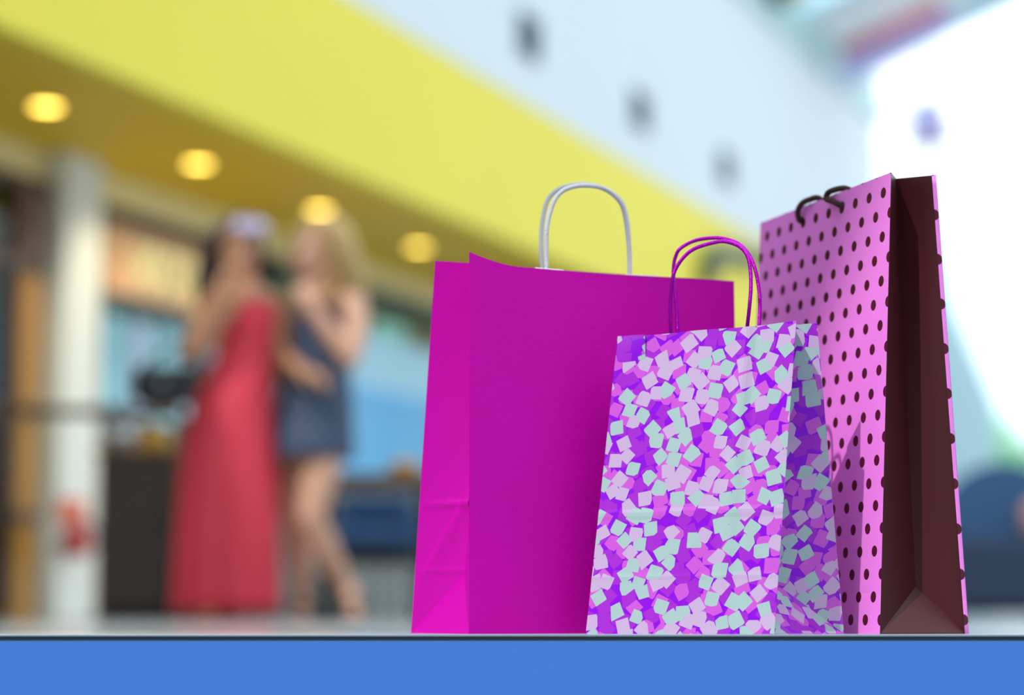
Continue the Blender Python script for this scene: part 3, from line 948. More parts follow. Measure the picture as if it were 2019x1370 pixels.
# ------------------------------------------------------------------ people
def remeshed(mb, name, voxel, m, parent):
    """weld overlapping closed shapes into one continuous skin"""
    me = mb.mesh(name + '_raw')
    o = bpy.data.objects.new(name + '_raw', me)
    COL.objects.link(o)
    r = o.modifiers.new('r', 'REMESH'); r.mode = 'VOXEL'; r.voxel_size = voxel; r.use_smooth_shade = True
    s = o.modifiers.new('s', 'SMOOTH'); s.factor = 0.5; s.iterations = 4
    dg = bpy.context.evaluated_depsgraph_get()
    ev = o.evaluated_get(dg)
    out = bpy.data.meshes.new_from_object(ev)
    bpy.data.objects.remove(o)
    off = origin(parent)
    out.transform(Matrix.Translation(-off))
    out.name = name
    out.materials.clear(); out.materials.append(m)
    for p in out.polygons: p.use_smooth = True
    ob = bpy.data.objects.new(name, out)
    COL.objects.link(ob)
    ob.parent = parent
    return ob

def ring(c, rx, ry, yaw=0.0, n=28, tilt=0.0):
    """horizontal ellipse; local x is turned by yaw"""
    ax = V((math.cos(yaw), math.sin(yaw), 0)); ay = V((-math.sin(yaw), math.cos(yaw), 0))
    return [V(c) + ax * (rx * math.cos(2 * PI * k / n)) + ay * (ry * math.sin(2 * PI * k / n)) + V((0, 0, tilt * math.cos(2 * PI * k / n))) for k in range(n)]

def limb(mb, pts, rads, n=14):
    P = smooth_path(pts, 5)
    R = []
    for i in range(len(P)):
        f = i / (len(P) - 1) * (len(rads) - 1)
        k = min(int(f), len(rads) - 2)
        R.append(rads[k] + (rads[k + 1] - rads[k]) * (f - k))
    mb.tube(P, R, n, round_caps=True)

def hand(mb, wrist, fwd, up, curl=0.5, size=1.0, thumb_side=1):
    """palm plus five unequal, bent fingers; up is the back of the hand"""
    fwd = V(fwd).normalized(); up = V(up); up = (up - fwd * up.dot(fwd)).normalized(); side = fwd.cross(up) * thumb_side
    w = V(wrist)
    S = size
    for j in range(4):
        off = side * ((.027 - .018 * j) * S)
        mb.tube([w + off * .5, w + fwd * .045 * S + off * .9, w + fwd * .088 * S + off], [.013 * S, .0135 * S, .011 * S], 8, round_caps=True)
    mb.sphere(w + fwd * .045 * S, .016 * S, 10, 8)
    lens = (.066, .074, .069, .054)
    for j in range(4):
        p = w + fwd * .088 * S + side * ((.027 - .018 * j) * S)
        pts = [p]; a = 0.15
        d = fwd
        for k, frac in enumerate((.45, .32, .23)):
            a += curl * (.5 + .25 * k)
            d = fwd * math.cos(a) - up * math.sin(a) + side * (.10 - .07 * j)
            pts.append(pts[-1] + d.normalized() * lens[j] * frac * S)
        mb.tube(pts, [.0088 * S, .0083 * S, .0075 * S, .0065 * S], 8, round_caps=True)
    p = w + fwd * .02 * S + side * .028 * S
    pts = [p, p + (fwd * .55 + side * .75 - up * .15).normalized() * .034 * S]
    pts.append(pts[-1] + (fwd * .85 + side * .4 - up * .3).normalized() * .028 * S)
    pts.append(pts[-1] + (fwd * .95 + side * .05 - up * .35).normalized() * .022 * S)
    mb.tube(pts, [.013 * S, .011 * S, .0095 * S, .0075 * S], 8, round_caps=True)

def head(mb, c, fwd, up, s=1.0):
    """skull, jaw, nose, ears; c is the middle of the head; returns its axes"""
    fwd = V(fwd).normalized(); up = V(up); up = (up - fwd * up.dot(fwd)).normalized(); side = fwd.cross(up)
    def mod(d):
        x, y, z = d.x, d.y, d.z              # x side, y forward, z up
        w = .076 * (1 - .30 * max(0, -z) ** 1.4)
        f = .093 if y > 0 else .098
        f *= (1 - .10 * max(0, -z)) if y > 0 else (1 - .35 * max(0, -z) ** 1.2)
        p = side * (x * w * s) + fwd * (y * f * s) + up * (z * (.118 if z > 0 else .112) * s)
        if y > .6 and .05 < z < .35 and .15 < abs(x) < .6: p -= fwd * .006 * s
        return p
    mb.sphere(c, 1, 28, 20, mod)
    cc = V(c)
    nose = [cc + fwd * .086 * s + up * .018 * s, cc + fwd * .098 * s - up * .012 * s, cc + fwd * .103 * s - up * .028 * s]
    mb.tube(nose, [.008 * s, .010 * s, .0125 * s], 10, round_caps=True)
    ch = cc + fwd * .066 * s - up * .093 * s
    for sd in (-1, 1):
        mb.tube([cc + side * (.054 * sd * s) - up * .045 * s + fwd * .005 * s, cc + side * (.040 * sd * s) - up * .075 * s + fwd * .04 * s, ch + side * (.010 * sd * s)], [.024 * s, .024 * s, .019 * s], 12, round_caps=True)
    mb.tube([cc + fwd * .070 * s - up * .045 * s, cc + fwd * .073 * s - up * .065 * s, ch], [.026 * s, .024 * s, .019 * s], 12, round_caps=True)
    for sd in (-1, 1):
        mb.sphere(cc + side * (.075 * sd * s) - fwd * .008 * s - up * .006 * s, 1, 12, 8,
                  lambda d, sd=sd: side * (d.x * .010 * s) + fwd * (d.y * .017 * s) + up * (d.z * .030 * s))
    return fwd, up, side

def face(parent, c, ax, brow, s=1.0):
    fwd, up, side = ax
    c = V(c)
    for sd in (-1, 1):
        e = c + fwd * .0755 * s + side * (.031 * sd * s) + up * .010 * s
        b = MB(); b.sphere(e, .0125 * s, 14, 10); ey = b.build('eye', M['eye_white'], parent)
        b = MB(); b.sphere(e + fwd * .0075 * s, .0072 * s, 10, 8); b.build('iris', M['iris'], ey)
        b = MB(); b.tube([c + fwd * .088 * s + side * (.014 * sd * s) + up * .030 * s, c + fwd * .088 * s + side * (.032 * sd * s) + up * .036 * s, c + fwd * .078 * s + side * (.050 * sd * s) + up * .030 * s], [.0028 * s, .0034 * s, .002 * s], 8)
        b.build('eyebrow', brow, parent)
    b = MB()
    b.tube([c + fwd * .083 * s - up * .060 * s - side * .024 * s, c + fwd * .094 * s - up * .057 * s, c + fwd * .083 * s - up * .060 * s + side * .024 * s], [.003, .0065 * s, .003], 8)
    b.tube([c + fwd * .083 * s - up * .061 * s - side * .022 * s, c + fwd * .093 * s - up * .068 * s, c + fwd * .083 * s - up * .061 * s + side * .022 * s], [.003, .0075 * s, .003], 8)
    b.build('lips', M['lips'], parent)

def hair(parent, c, ax, m, strands, s=1.0, seed=1):
    """a cap over the skull plus falling locks"""
    fwd, up, side = ax
    c = V(c)
    rnd = random.Random(seed)
    b = MB()
    def mod(d):
        w, f, h = .086 * s, .106 * s, .129 * s
        k = 1.0
        p = side * (d.x * w) + fwd * (d.y * f - .012 * s) + up * (d.z * h + .004)
        if d.y > .25 and d.z < .55: p = side * (d.x * w * .86) + fwd * (.0 * f) + up * (d.z * h * .8)
        if d.z < -.35: p = side * (d.x * w * .8) + fwd * (min(d.y, 0) * f * .9 - .01) + up * (-.35 * h)
        return p
    b.sphere(c, 1, 28, 20, mod)
    for pts, r in strands:
        for i in range(r[1]):
            j = V((rnd.gauss(0, r[2]), rnd.gauss(0, r[2]), 0))
            P = [V(p) + j * (.4 + .6 * k / (len(pts) - 1)) + V((rnd.gauss(0, .006), rnd.gauss(0, .006), rnd.gauss(0, .012) if k else 0)) for k, p in enumerate(pts)]
            Q = smooth_path(P, 5)
            n = len(Q)
            b.tube(Q, [r[0] * (1 - .7 * (k / (n - 1)) ** 2) for k in range(n)], 6, round_caps=True)
    return b.build('hair', m, parent)

def gown(name, parent, rows, m, folds, yaw=0.0, n=96, fold_from=0.0):
    """rows: (x left, x right, z, Y, depth ratio) lofted into cloth; folds deepen downwards"""
    rows = [(V(((a + b_) / 2, Y, z)), (b_ - a) / 2, (b_ - a) / 2 * k) for a, b_, z, Y, k in rows]
    cs = smooth_path([r[0] for r in rows], 5)
    rr = smooth_path([V((r[1], r[2], 0)) for r in rows], 5)
    top, bot = cs[0].z, cs[-1].z
    vs, fs, us = [], [], []
    for i, (c, r) in enumerate(zip(cs, rr)):
        dn = (top - c.z) / (top - bot)
        amp = folds * max(0, dn - fold_from) ** 1.3
        for k in range(n):
            a = 2 * PI * k / n
            w = 1 + amp * (math.sin(9 * a + 1.0) * .6 + math.sin(15 * a + 2.2 + dn) * .35 + math.sin(23 * a) * .15)
            vs.append(c + V((math.cos(a) * r.x * w, math.sin(a) * r.y * w, 0)))
            us.append((a * .19, c.z))
    m_ = len(cs)
    for i in range(m_ - 1):
        for k in range(n):
            fs.append((i * n + k, i * n + (k + 1) % n, (i + 1) * n + (k + 1) % n, (i + 1) * n + k))
    b = MB(); b.add(vs, fs, us, True)
    return b.build(name, m, parent, solid=.004)

def foot(mb, ankle, toe, high):
    a = V(ankle); t_ = V(toe)
    d = t_ - a; d.z = 0; d.normalize(); sd = V((-d.y, d.x, 0))
    limb(mb, [a - d * .035 + V((0, 0, -.012)), a + d * .03 + V((0, 0, -.004)), t_ - d * .03], [.030, .033, .022])
    mb.tube([a + V((0, 0, .02)), a - d * .036 + V((0, 0, -.02))], [.030, .028], 12, round_caps=True)
    for k in range(5):
        o = sd * (.030 - .015 * k)
        r = .0115 if k == 0 else .0085
        mb.tube([t_ - d * .045 + o * .8 + V((0, 0, .006)), t_ + o + d * (.028 - .006 * k) - V((0, 0, t_.z - .022))], [r * 1.2, r], 8, round_caps=True)

def sandal(parent, ankle, toe, m, heel=0.03, nm='sandal'):
    a, t_ = V(ankle), V(toe)
    d = (t_ - a); d.z = 0; L = d.length + .07; d.normalize(); sd = V((-d.y, d.x, 0))
    hp = V((a.x, a.y, 0)) - d * .05
    b = MB()
    prof = [(0, .030, heel), (.3, .028, heel * .8), (.62, .036, heel * .25), (.85, .040, 0.006), (1.0, .02, 0.006)]
    R = []
    for u, w, z in prof:
        c = hp + d * (L * u)
        R.append([c - sd * w + V((0, 0, z)), c + sd * w + V((0, 0, z)), c + sd * w + V((0, 0, z + .012)), c - sd * w + V((0, 0, z + .012))])
    b.rings(R)
    so = b.build('%s' % nm, m, parent)
    if heel > .02:
        b = MB(); b.tube([hp + d * .02, hp + d * .015 + V((0, 0, heel))], [.012, .022], 10); b.build('heel', m, so)
    for u, hgt, w in ((.70, .064, .047), (.30, .108, .044)):
        b = MB()
        c = hp + d * (L * u)
        pts = [c + sd * (w * math.cos(q)) + V((0, 0, max(.008, heel * (1 - u)) + hgt * math.sin(q))) for q in [PI * k / 10 for k in range(11)]]
        b.tube(pts, .007, 8)
        b.build('strap', m, so)

# ---- woman in the coral dress
Y0 = 9.0
def R_(px, py, dy=0.0): return W(px, py, Y0 + dy)
p1 = thing('person', (W(445, 1217, Y0).x, Y0, 0), 'dark-haired woman in a long strapless coral dress, hand raised to her face', 'person')
b = MB()
yw = math.radians(-35)
tors = [(R_(456, 835), .128, .105), (R_(457, 790), .130, .105), (R_(472, 735), .108, .085), (R_(481, 695), .094, .075), (R_(487, 650), .098, .082), (R_(491, 612), .090, .074), (R_(491, 590), .124, .066), (R_(489, 575), .085, .06)]
b.rings([ring(c, rx, ry, yw) for c, rx, ry in tors])
limb(b, [R_(489, 585), R_(484, 555), R_(475, 520)], [.062, .050, .052])
hc1 = R_(472, 487)
f1 = V((.50, -.84, -.22)).normalized()
ax1 = head(b, hc1, f1, V((-.05, 0, 1)), 1.0)
sR, sL = R_(448, 597, -.12), R_(535, 600, .12)
for s_ in (sR, sL): b.sphere(s_, .056, 14, 10)
limb(b, [R_(488, 590), (R_(488, 590) + sR) / 2 + V((0, 0, .012)), sR], [.06, .055, .052])
limb(b, [R_(488, 590), (R_(488, 590) + sL) / 2 + V((0, 0, .012)), sL], [.06, .055, .052])
eR, hR = R_(374, 697, -.20), R_(464, 520, -.24)
limb(b, [sR, (sR + eR) / 2 + V((.005, 0, -.004)), eR], [.052, .047, .039])
limb(b, [eR, eR + (hR - eR) * .35 + V((-.012, 0, 0)), hR], [.040, .041, .026])
hand(b, hR, (hc1 + f1 * .08 - hR), V((-.6, -.7, .4)), .55, 1.0, -1)
eL, hL = R_(548, 690, .06), R_(588, 726, -.10)
limb(b, [sL, (sL + eL) / 2, eL], [.052, .046, .038])
limb(b, [eL, (eL + hL) / 2, hL], [.039, .037, .026])
hand(b, hL, V((.9, -.2, -.35)), V((.2, -.5, .8)), .5, 1.0, 1)
for hx, kx, ax_, tx, dy in ((432, 424, 421, 416, -.03), (478, 468, 452, 452, .05)):
    limb(b, [R_(hx, 815, dy), R_(hx - 2, 915, dy), R_(kx, 1020, dy)], [.078, .072, .054])
    limb(b, [R_(kx, 1020, dy), R_(kx, 1085, dy + .02), R_(ax_, 1196, dy + .02)], [.054, .054, .031])
    an = R_(ax_, 1198, dy + .02)
    toe = V((R_(tx, 1200, dy).x, an.y - .16, .028))
    foot(b, an, toe, False)
body1 = remeshed(b, 'body', .0055, M['skin_tan'], p1)
face(p1, hc1, ax1, M['hair_dark'])
bk = -f1
hs = lambda *a: [(R_(x, y, d)) for x, y, d in a]
hair(p1, hc1, ax1, M['hair_dark'], [
    (hs((458, 440, .04), (422, 468, .03), (406, 520, .02), (404, 575, .02), (412, 625, .03)), (.020, 22, .016)),
    (hs((468, 438, .08), (432, 470, .10), (424, 530, .09), (424, 590, .08), (432, 665, .06)), (.018, 20, .020)),
    (hs((485, 440, .02), (505, 465, .03), (516, 500, .05), (510, 540, .07)), (.010, 6, .007))], 1.0, 4)
rows = []
for (l, r, y, k, dy) in [(443, 541, 598, 1.05, 0), (439, 543, 635, 1.08, 0), (437, 536, 665, 1.05, 0), (430, 531, 695, 1.0, 0), (414, 533, 730, 1.0, 0), (381, 535, 800, .98, 0), (362, 539, 880, .92, 0), (352, 543, 980, .86, 0), (345, 545, 1090, .8, 0), (341, 546, 1206, .76, 0)]:
    rows.append((R_(l, y).x, R_(r, y).x, R_(l, y).z, Y0 + dy, k))
gown('dress', p1, rows, M['coral'], .14, fold_from=.12)
b = MB()
wz = R_(480, 697)
b.rings([ring(V((wz.x, Y0, wz.z - .012)), .104, .094), ring(V((wz.x, Y0, wz.z + .012)), .104, .094)], closed_caps=False)
b.build('waistband', M['coral'], p1, solid=.006)
# sunglasses pushed up in her hair
g0 = hc1 + ax1[0] * .066 + ax1[1] * .094
sg = thing('sunglasses', g0, 'lilac sunglasses pushed up on the dark hair', 'sunglasses')
for sd in (-1, 1):
    c = g0 + ax1[2] * (.036 * sd) + ax1[0] * .035
    b = MB(); b.lathe(c, [(.031, 0), (.033, .003), (.031, .006)], 20, (ax1[0] * .7 + ax1[1] * .7)); b.build('lens', M['lilac'], sg)
    b = MB(); b.tube([c + (ax1[2] * math.cos(q) + (ax1[1] * .7 - ax1[0] * .7) * math.sin(q)) * .034 for q in [2 * PI * k / 20 for k in range(21)]], .0045, 6); b.build('rim', M['lilac'], sg)
    b = MB(); b.tube([c + ax1[2] * (.034 * sd), c + ax1[2] * (.054 * sd) - ax1[0] * .02, c + ax1[2] * (.052 * sd) - ax1[0] * .11 - ax1[1] * .03], .004, 6); b.build('temple', M['lilac'], sg)
b = MB(); b.tube([g0 - ax1[2] * .006 + ax1[0] * .036, g0 + ax1[2] * .006 + ax1[0] * .036], .004, 6); b.build('bridge', M['lilac'], sg)
for ax_, tx, dy in ((421, 416, -.03), (452, 452, .05)):
    an = R_(ax_, 1198, dy + .02)
    sandal(p1, an, V((R_(tx, 1200, dy).x, an.y - .16, 0)), M['sandal'], .012)

# handbag on her elbow
hb = R_(324, 762, -.26)
bag0 = thing('handbag', V((hb.x, hb.y, R_(330, 805, -.2).z)), 'black leather handbag hanging from the elbow of the coral-dress woman', 'handbag')
b = MB()
def hbm(d): return V((math.copysign(abs(d.x) ** .6, d.x) * .125, d.y * .055, math.copysign(abs(d.z) ** .65, d.z) * .078))
b.sphere(V((hb.x, hb.y, hb.z)), 1, 26, 16, hbm); b.build('body', M['leather'], bag0)
b = MB(); b.tube(smooth_path([hb + V((-.10, 0, .06)), hb + V((-.02, 0, .13)), eR + V((-.012, 0, .045)), eR + V((.03, 0, .02)), hb + V((.105, 0, .06))], 6), .008, 8); b.build('strap', M['leather'], bag0)
b = MB(); b.box((hb.x - .11, hb.y - .06, hb.z + .012), (hb.x + .11, hb.y - .035, hb.z + .07)); b.build('flap', M['leather'], bag0, bevel=.01)
b = MB(); b.box((hb.x - .015, hb.y - .066, hb.z + .0), (hb.x + .015, hb.y - .058, hb.z + .022)); b.build('clasp', M['chrome'], bag0, bevel=.002)

# ---- blonde woman in the printed mini dress
Y1 = 9.12
def B_(px, py, dy=0.0): return W(px, py, Y1 + dy)
p2 = thing('person', (W(625, 1217, Y1).x, Y1, 0), 'blonde woman in a short navy printed dress and dark heels, hand at her mouth', 'person')
b = MB()
yw = math.radians(30)
tors = [(B_(612, 870), .130, .105), (B_(614, 830), .140, .11), (B_(620, 775), .118, .09), (B_(627, 720), .10, .078), (B_(634, 665), .104, .085), (B_(642, 625), .105, .085), (B_(645, 598), .132, .078), (B_(643, 580), .085, .06)]
b.rings([ring(c, rx, ry, yw) for c, rx, ry in tors])
limb(b, [B_(643, 592), B_(636, 560), B_(630, 525)], [.062, .050, .052])
hc2 = B_(625, 492)
f2 = V((-.80, -.58, -.10)).normalized()
ax2 = head(b, hc2, f2, V((.08, 0, 1)), 1.0)
sL, sR = B_(700, 605, -.10), B_(590, 606, .10)
for s_ in (sL, sR): b.sphere(s_, .056, 14, 10)
limb(b, [B_(643, 595), (B_(643, 595) + sL) / 2 + V((0, 0, .012)), sL], [.06, .055, .052])
limb(b, [B_(643, 595), (B_(643, 595) + sR) / 2 + V((0, 0, .012)), sR], [.06, .055, .052])
eL, hL = B_(690, 706, -.22), B_(600, 588, -.24)
limb(b, [sL, (sL + eL) / 2 + V((.012, 0, 0)), eL], [.053, .048, .041])
limb(b, [eL, eL + (hL - eL) * .35, hL], [.041, .041, .026])
hand(b, hL, (hc2 + f2 * .09 - V((0, 0, .05)) - hL), V((-.2, -.8, .4)), .5, 1.0, 1)
eR, hR = B_(566, 690, .10), B_(540, 760, .16)
limb(b, [sR, (sR + eR) / 2, eR], [.053, .047, .040])
limb(b, [eR, (eR + hR) / 2, hR], [.040, .038, .026])
hand(b, hR, V((-.6, .1, -.7)), V((-.3, -.9, .2)), .5, 1.0, -1)
# standing leg, then the leg crossed in front of it
limb(b, [B_(583, 850, .06), B_(572, 940, .07), B_(583, 1025, .06)], [.078, .075, .056])
limb(b, [B_(583, 1025, .06), B_(588, 1085, .10), B_(600, 1185, .08)], [.056, .056, .031])
an_a = B_(600, 1182, .08); toe_a = V((B_(592, 1217, 0).x, an_a.y - .15, .03))
foot(b, an_a, toe_a, True)
limb(b, [B_(640, 850, -.05), B_(630, 930, -.10), B_(612, 1020, -.15)], [.082, .080, .058])
limb(b, [B_(612, 1020, -.15), B_(640, 1080, -.10), B_(688, 1165, -.02)], [.058, .058, .032])
an_b = B_(688, 1166, -.02); toe_b = V((B_(706, 1217, 0).x, an_b.y - .14, .03))
foot(b, an_b, toe_b, True)
body2 = remeshed(b, 'body', .0055, M['skin_fair'], p2)
face(p2, hc2, ax2, M['hair_honey'])
hb_ = lambda *a: [(B_(x, y, d)) for x, y, d in a]
hair(p2, hc2, ax2, M['hair_blonde'], [
    (hb_((640, 432, .0), (672, 460, .0), (690, 520, .0), (700, 580, .02), (702, 625, .05)), (.018, 26, .018)),
    (hb_((625, 430, .06), (660, 470, .08), (672, 540, .10), (676, 620, .10), (672, 680, .10)), (.018, 18, .025)),
    (hb_((612, 436, -.07), (590, 455, -.06), (578, 490, -.03), (574, 530, .0)), (.009, 6, .006))], 1.02, 9)
bl = MB()  # locks in a darker colour where the hair lies in shade
rnd = random.Random(21)
for i in range(20):
    j = V((rnd.gauss(0, .016), rnd.gauss(0, .012), 0))
    Q = smooth_path([p + j * (.4 + .15 * k) for k, p in enumerate(hb_((632, 432, -.06), (652, 470, -.09), (658, 530, -.10), (652, 580, -.11), (646, 606, -.12)))], 5)
    bl.tube(Q, [.015 * (1 - .7 * (k / (len(Q) - 1)) ** 2) for k in range(len(Q))], 6, round_caps=True)
lk = bl.build('hair_lock', M['hair_honey'], p2); lk['label'] = 'darker honey hair falling beside her face'
rows = []
for (l, r, y, k) in [(586, 698, 618, 1.02), (582, 697, 645, 1.02), (575, 692, 685, 1.0), (567, 690, 722, 1.0), (552, 694, 775, 1.0), (538, 697, 835, 1.0), (530, 699, 870, 1.08), (526, 698, 905, 1.12)]:
    rows.append((B_(l, y).x, B_(r, y).x, B_(l, y).z, Y1, k))
gown('dress', p2, rows, M['print'], .03, fold_from=.3)
b = MB()
for (xa, xb_, d0, d1) in ((612, 608, -.09, -.02), (668, 676, -.10, -.05)):
    b.tube(smooth_path([B_(xa, 628, d0), B_((xa + xb_) / 2, 604, (d0 + d1) / 2 - .03), B_(xb_, 588, d1 + .02), B_(xb_, 600, d1 + .12), B_(xa, 628, d1 + .17)], 5), .014, 8)
b.build('dress_straps', M['print'], p2)
sandal(p2, an_a, toe_a, M['shoe'], .055, 'shoe')
sandal(p2, an_b, toe_b, M['shoe'], .075, 'shoe')

# ------------------------------------------------------------------ the three shopping bags
def lerp(a, b_, t): return a + (b_ - a) * t

def make_bag(name, label, A0, B0, C0, D0, A, B, C, D, M1, P1, front_mat, side_mat, base_mat,
             ztop=None, bulge=0.0, hfold=0.055, creases=(), fcreases=(), strip=None, uv_side=1.0, back_mat=None, diag=0.0, M2=None, P2=None, wrinkle=None):
    """A near edge, B far edge of the front panel; C near, D far edge of the back panel; index 0 = at the floor.
    M1/P1: gusset centre fold at the top / at the bottom apex on the near side"""
    A0, B0, C0, D0, A, B, C, D, M1, P1 = [V(p) for p in (A0, B0, C0, D0, A, B, C, D, M1, P1)]
    root = thing(name, (A0 + B0 + C0 + D0) / 4 * 1.0, label, 'shopping bag', 'paper shopping bags on the floor edge')
    root.location.z = 0
    nf = (B0 - A0).cross(A - A0).normalized()
    if nf.y > 0: nf = -nf
    wid = (B0 - A0).length
    H = (A - A0).length
    def front(u, v):
        p = lerp(lerp(A0, B0, u), lerp(A, B, u), v)
        if ztop: p = p + V((0, 0, ztop(u) * v ** 3))
        off = bulge * math.sin(PI * u) * math.sin(PI * min(1, v * 1.02))
        for (z, h, w) in fcreases:
            off += h * math.exp(-((v * H - z) / w) ** 2)
        if wrinkle: off += wrinkle(u, v)
        return p + nf * off
    q = MB(); q.grid(front, 60, 80, lambda u, v: (u * wid, (1 - v) * H), smooth=False)
    fp = q.build('front_panel', front_mat, root, solid=.0005)
    def back(u, v):
        p = lerp(lerp(C0, D0, u), lerp(C, D, u), v)
        return p - nf * bulge * .5 * math.sin(PI * u) * math.sin(PI * v)
    q = MB(); q.grid(back, 20, 24, lambda u, v: (u * wid + .008, (1 - v) * H), smooth=False)
    q.build('back_panel', back_mat or front_mat, root, solid=.0005)
    dep = (C0 - A0).length
    def gusset(X0, X, Z0, Z, Mt, Ap, tag_, m):
        q = MB()
        hs_ = (Mt - Ap).length
        def crz(v, p):
            o = 0
            for (z, h, w) in creases:
                o += h * math.exp(-((p.z - z) / w) ** 2)
            return o
        n1 = (X - X0).cross(Ap - X0).normalized()
        out = ((X0 + Z0) / 2 - (A0 + B0 + C0 + D0) / 4).normalized()
        def f1(u, v):
            p = lerp(lerp(X0, Ap, u), lerp(X, Mt, u), v); return p + out * crz(v, p) * (1 - v * .3) * (1 - (1 - u) ** 3)
        def f2(u, v):
            p = lerp(lerp(Ap, Z0, u), lerp(Mt, Z, u), v)
            dz = p.z - .045 - .115 * (1 - u)
            return p + out * (1 - u ** 3) * (crz(v, p) * (1 - v * .3) + diag * math.exp(-(dz / (.006 if dz > 0 else .026)) ** 2))
        w1 = lambda u, v: (f1(u, v) - f1(0, v)).length
        w2 = lambda u, v: (f2(u, v) - f2(0, v)).length
        q.grid(f1, 16, 120, lambda u, v: (-.003 - w1(u, v), H - f1(u, v).z), smooth=False)
        q.grid(f2, 16, 120, lambda u, v: (-.003 - w1(1, v) - w2(u, v), H - f2(u, v).z), smooth=False)
        def f3(u, v):
            p = lerp(lerp(X0, Z0, u), Ap, v); return p
        sl = (Ap - (X0 + Z0) / 2).length
        q.grid(f3, 14, 10, lambda u, v: (-.003 - lerp(u, .5, v) * dep, H + .03 - v * sl), smooth=False)
        return q.build('side_gusset', m, root, solid=.0004)
    gusset(A0, A, C0, C, M1, P1, 'near', side_mat)
    M2 = V(M2) if M2 else (B + D) / 2 + (M1 - (A + C) / 2) * -1
    P2 = V(P2) if P2 else (B0 + D0) / 2 + V((0, 0, hfold)) + (P1 - (A0 + C0) / 2 - V((0, 0, hfold))) * -1
    gusset(B0, B, D0, D, M2, P2, 'far', side_mat)
    if strip:
        q = MB(); dv = (A0 - C0).normalized() * strip; dt = (A - C).normalized() * strip
        o_ = ((A0 + C0) / 2 - (B0 + D0) / 2).normalized() * .0006
        q.grid(lambda u, v: lerp(lerp(C0, C, v), lerp(C0 + dv, C + dt, v), u) + o_, 4, 40, lambda u, v: (-.006 + u * strip, (1 - v) * H))
        q.build('edge_strip', front_mat, root, solid=.0004)
    q = MB(); q.add([A0 + V((0, 0, .0006)), B0 + V((0, 0, .0006)), D0 + V((0, 0, .0006)), C0 + V((0, 0, .0006))], [(0, 1, 2, 3)])
    q.build('base', base_mat, root, solid=.0006)
    return root, front, back, nf

def cord(name, root, pts, r, m, lobes=3, twist=900, amp=.14, n=14, seg=14):
    b_ = MB(); b_.tube(smooth_path(pts, seg), r, n, lobes=lobes, twist=twist, amp=amp)
    return b_.build(name, m, root)

# magenta bag, set furthest back on the left
k1 = 2.44 / 2.40
pA0 = V((-.0457 * k1, 2.44, 0)); pd = V((.907, .4216, 0))
pB0 = pA0 + pd * .339
pC0 = V((-.1150, 2.562, 0)); pD0 = pC0 + pd * .339
pA = V((-.0466 * k1, 2.44, .4013 * k1)); pB = V((.2554 * k1, 2.5404 * k1, .4013 * k1))
pC = W(858, 514, 2.495); pC = V((pC.x, 2.495, pC.z)); pD = pB + (pC - pA) * .9
zflare = lambda u: .0115 * max(0, 1 - u / .17) ** 1.6 - .002 * math.sin(PI * min(1, u * 1.2))
mroot, mfront, mback, mn = make_bag('paper_bag', 'plain magenta paper bag with white twisted handles, left of the confetti bag',
    pA0, pB0, pC0, pD0, pA, pB, pC, pD, (pA + pC) / 2 + pd * .055, (pA0 + pC0) / 2 + V((0, 0, .066)) + pd * .03,
    M['magenta'], M['magenta_side'], M['magenta'], ztop=zflare, bulge=.003, hfold=.066,
    creases=((.145, .0020, .004), (.070, .0012, .003)), diag=.0035)
yb = 2.44
def mw(px, py, d): return W(px, py, d)
cord('handle', mroot, [mw(1078, 545, 2.492), mw(1077, 500, 2.492), mw(1078, 455, 2.49), mw(1083, 425, 2.49), mw(1094, 394, 2.49), mw(1110, 376, 2.492), mw(1135, 367, 2.495), mw(1160, 366, 2.50), mw(1185, 370, 2.505), mw(1207, 382, 2.516), mw(1225, 402, 2.524), mw(1233, 428, 2.530), mw(1238, 465, 2.534), mw(1241, 505, 2.536), mw(1241, 565, 2.536)], .0026, M['white_cord'], twist=500, amp=.08)
cord('handle', mroot, [mw(1070, 540, 2.545), mw(1067, 496, 2.545), mw(1068, 450, 2.545), mw(1074, 413, 2.545), mw(1082, 391, 2.545), mw(1098, 375, 2.545), mw(1122, 366, 2.545), mw(1153, 363, 2.547), mw(1181, 368, 2.55), mw(1205, 379, 2.552), mw(1224, 396, 2.555), mw(1233, 420, 2.558), mw(1238, 450, 2.56), mw(1241, 500, 2.56), mw(1241, 560, 2.56)], .0026, M['white_cord'], twist=500, amp=.08)
def inner_patch(u0, u1):
    q = MB(); q.grid(lambda u, v: mfront(lerp(u0, u1, u), lerp(.90, 1.003, v)) - mn * .0012, 6, 6)
    q.build('handle_patch', M['white_cord'], mroot, solid=.0006)
inner_patch(.24, .345); inner_patch(.58, .70)

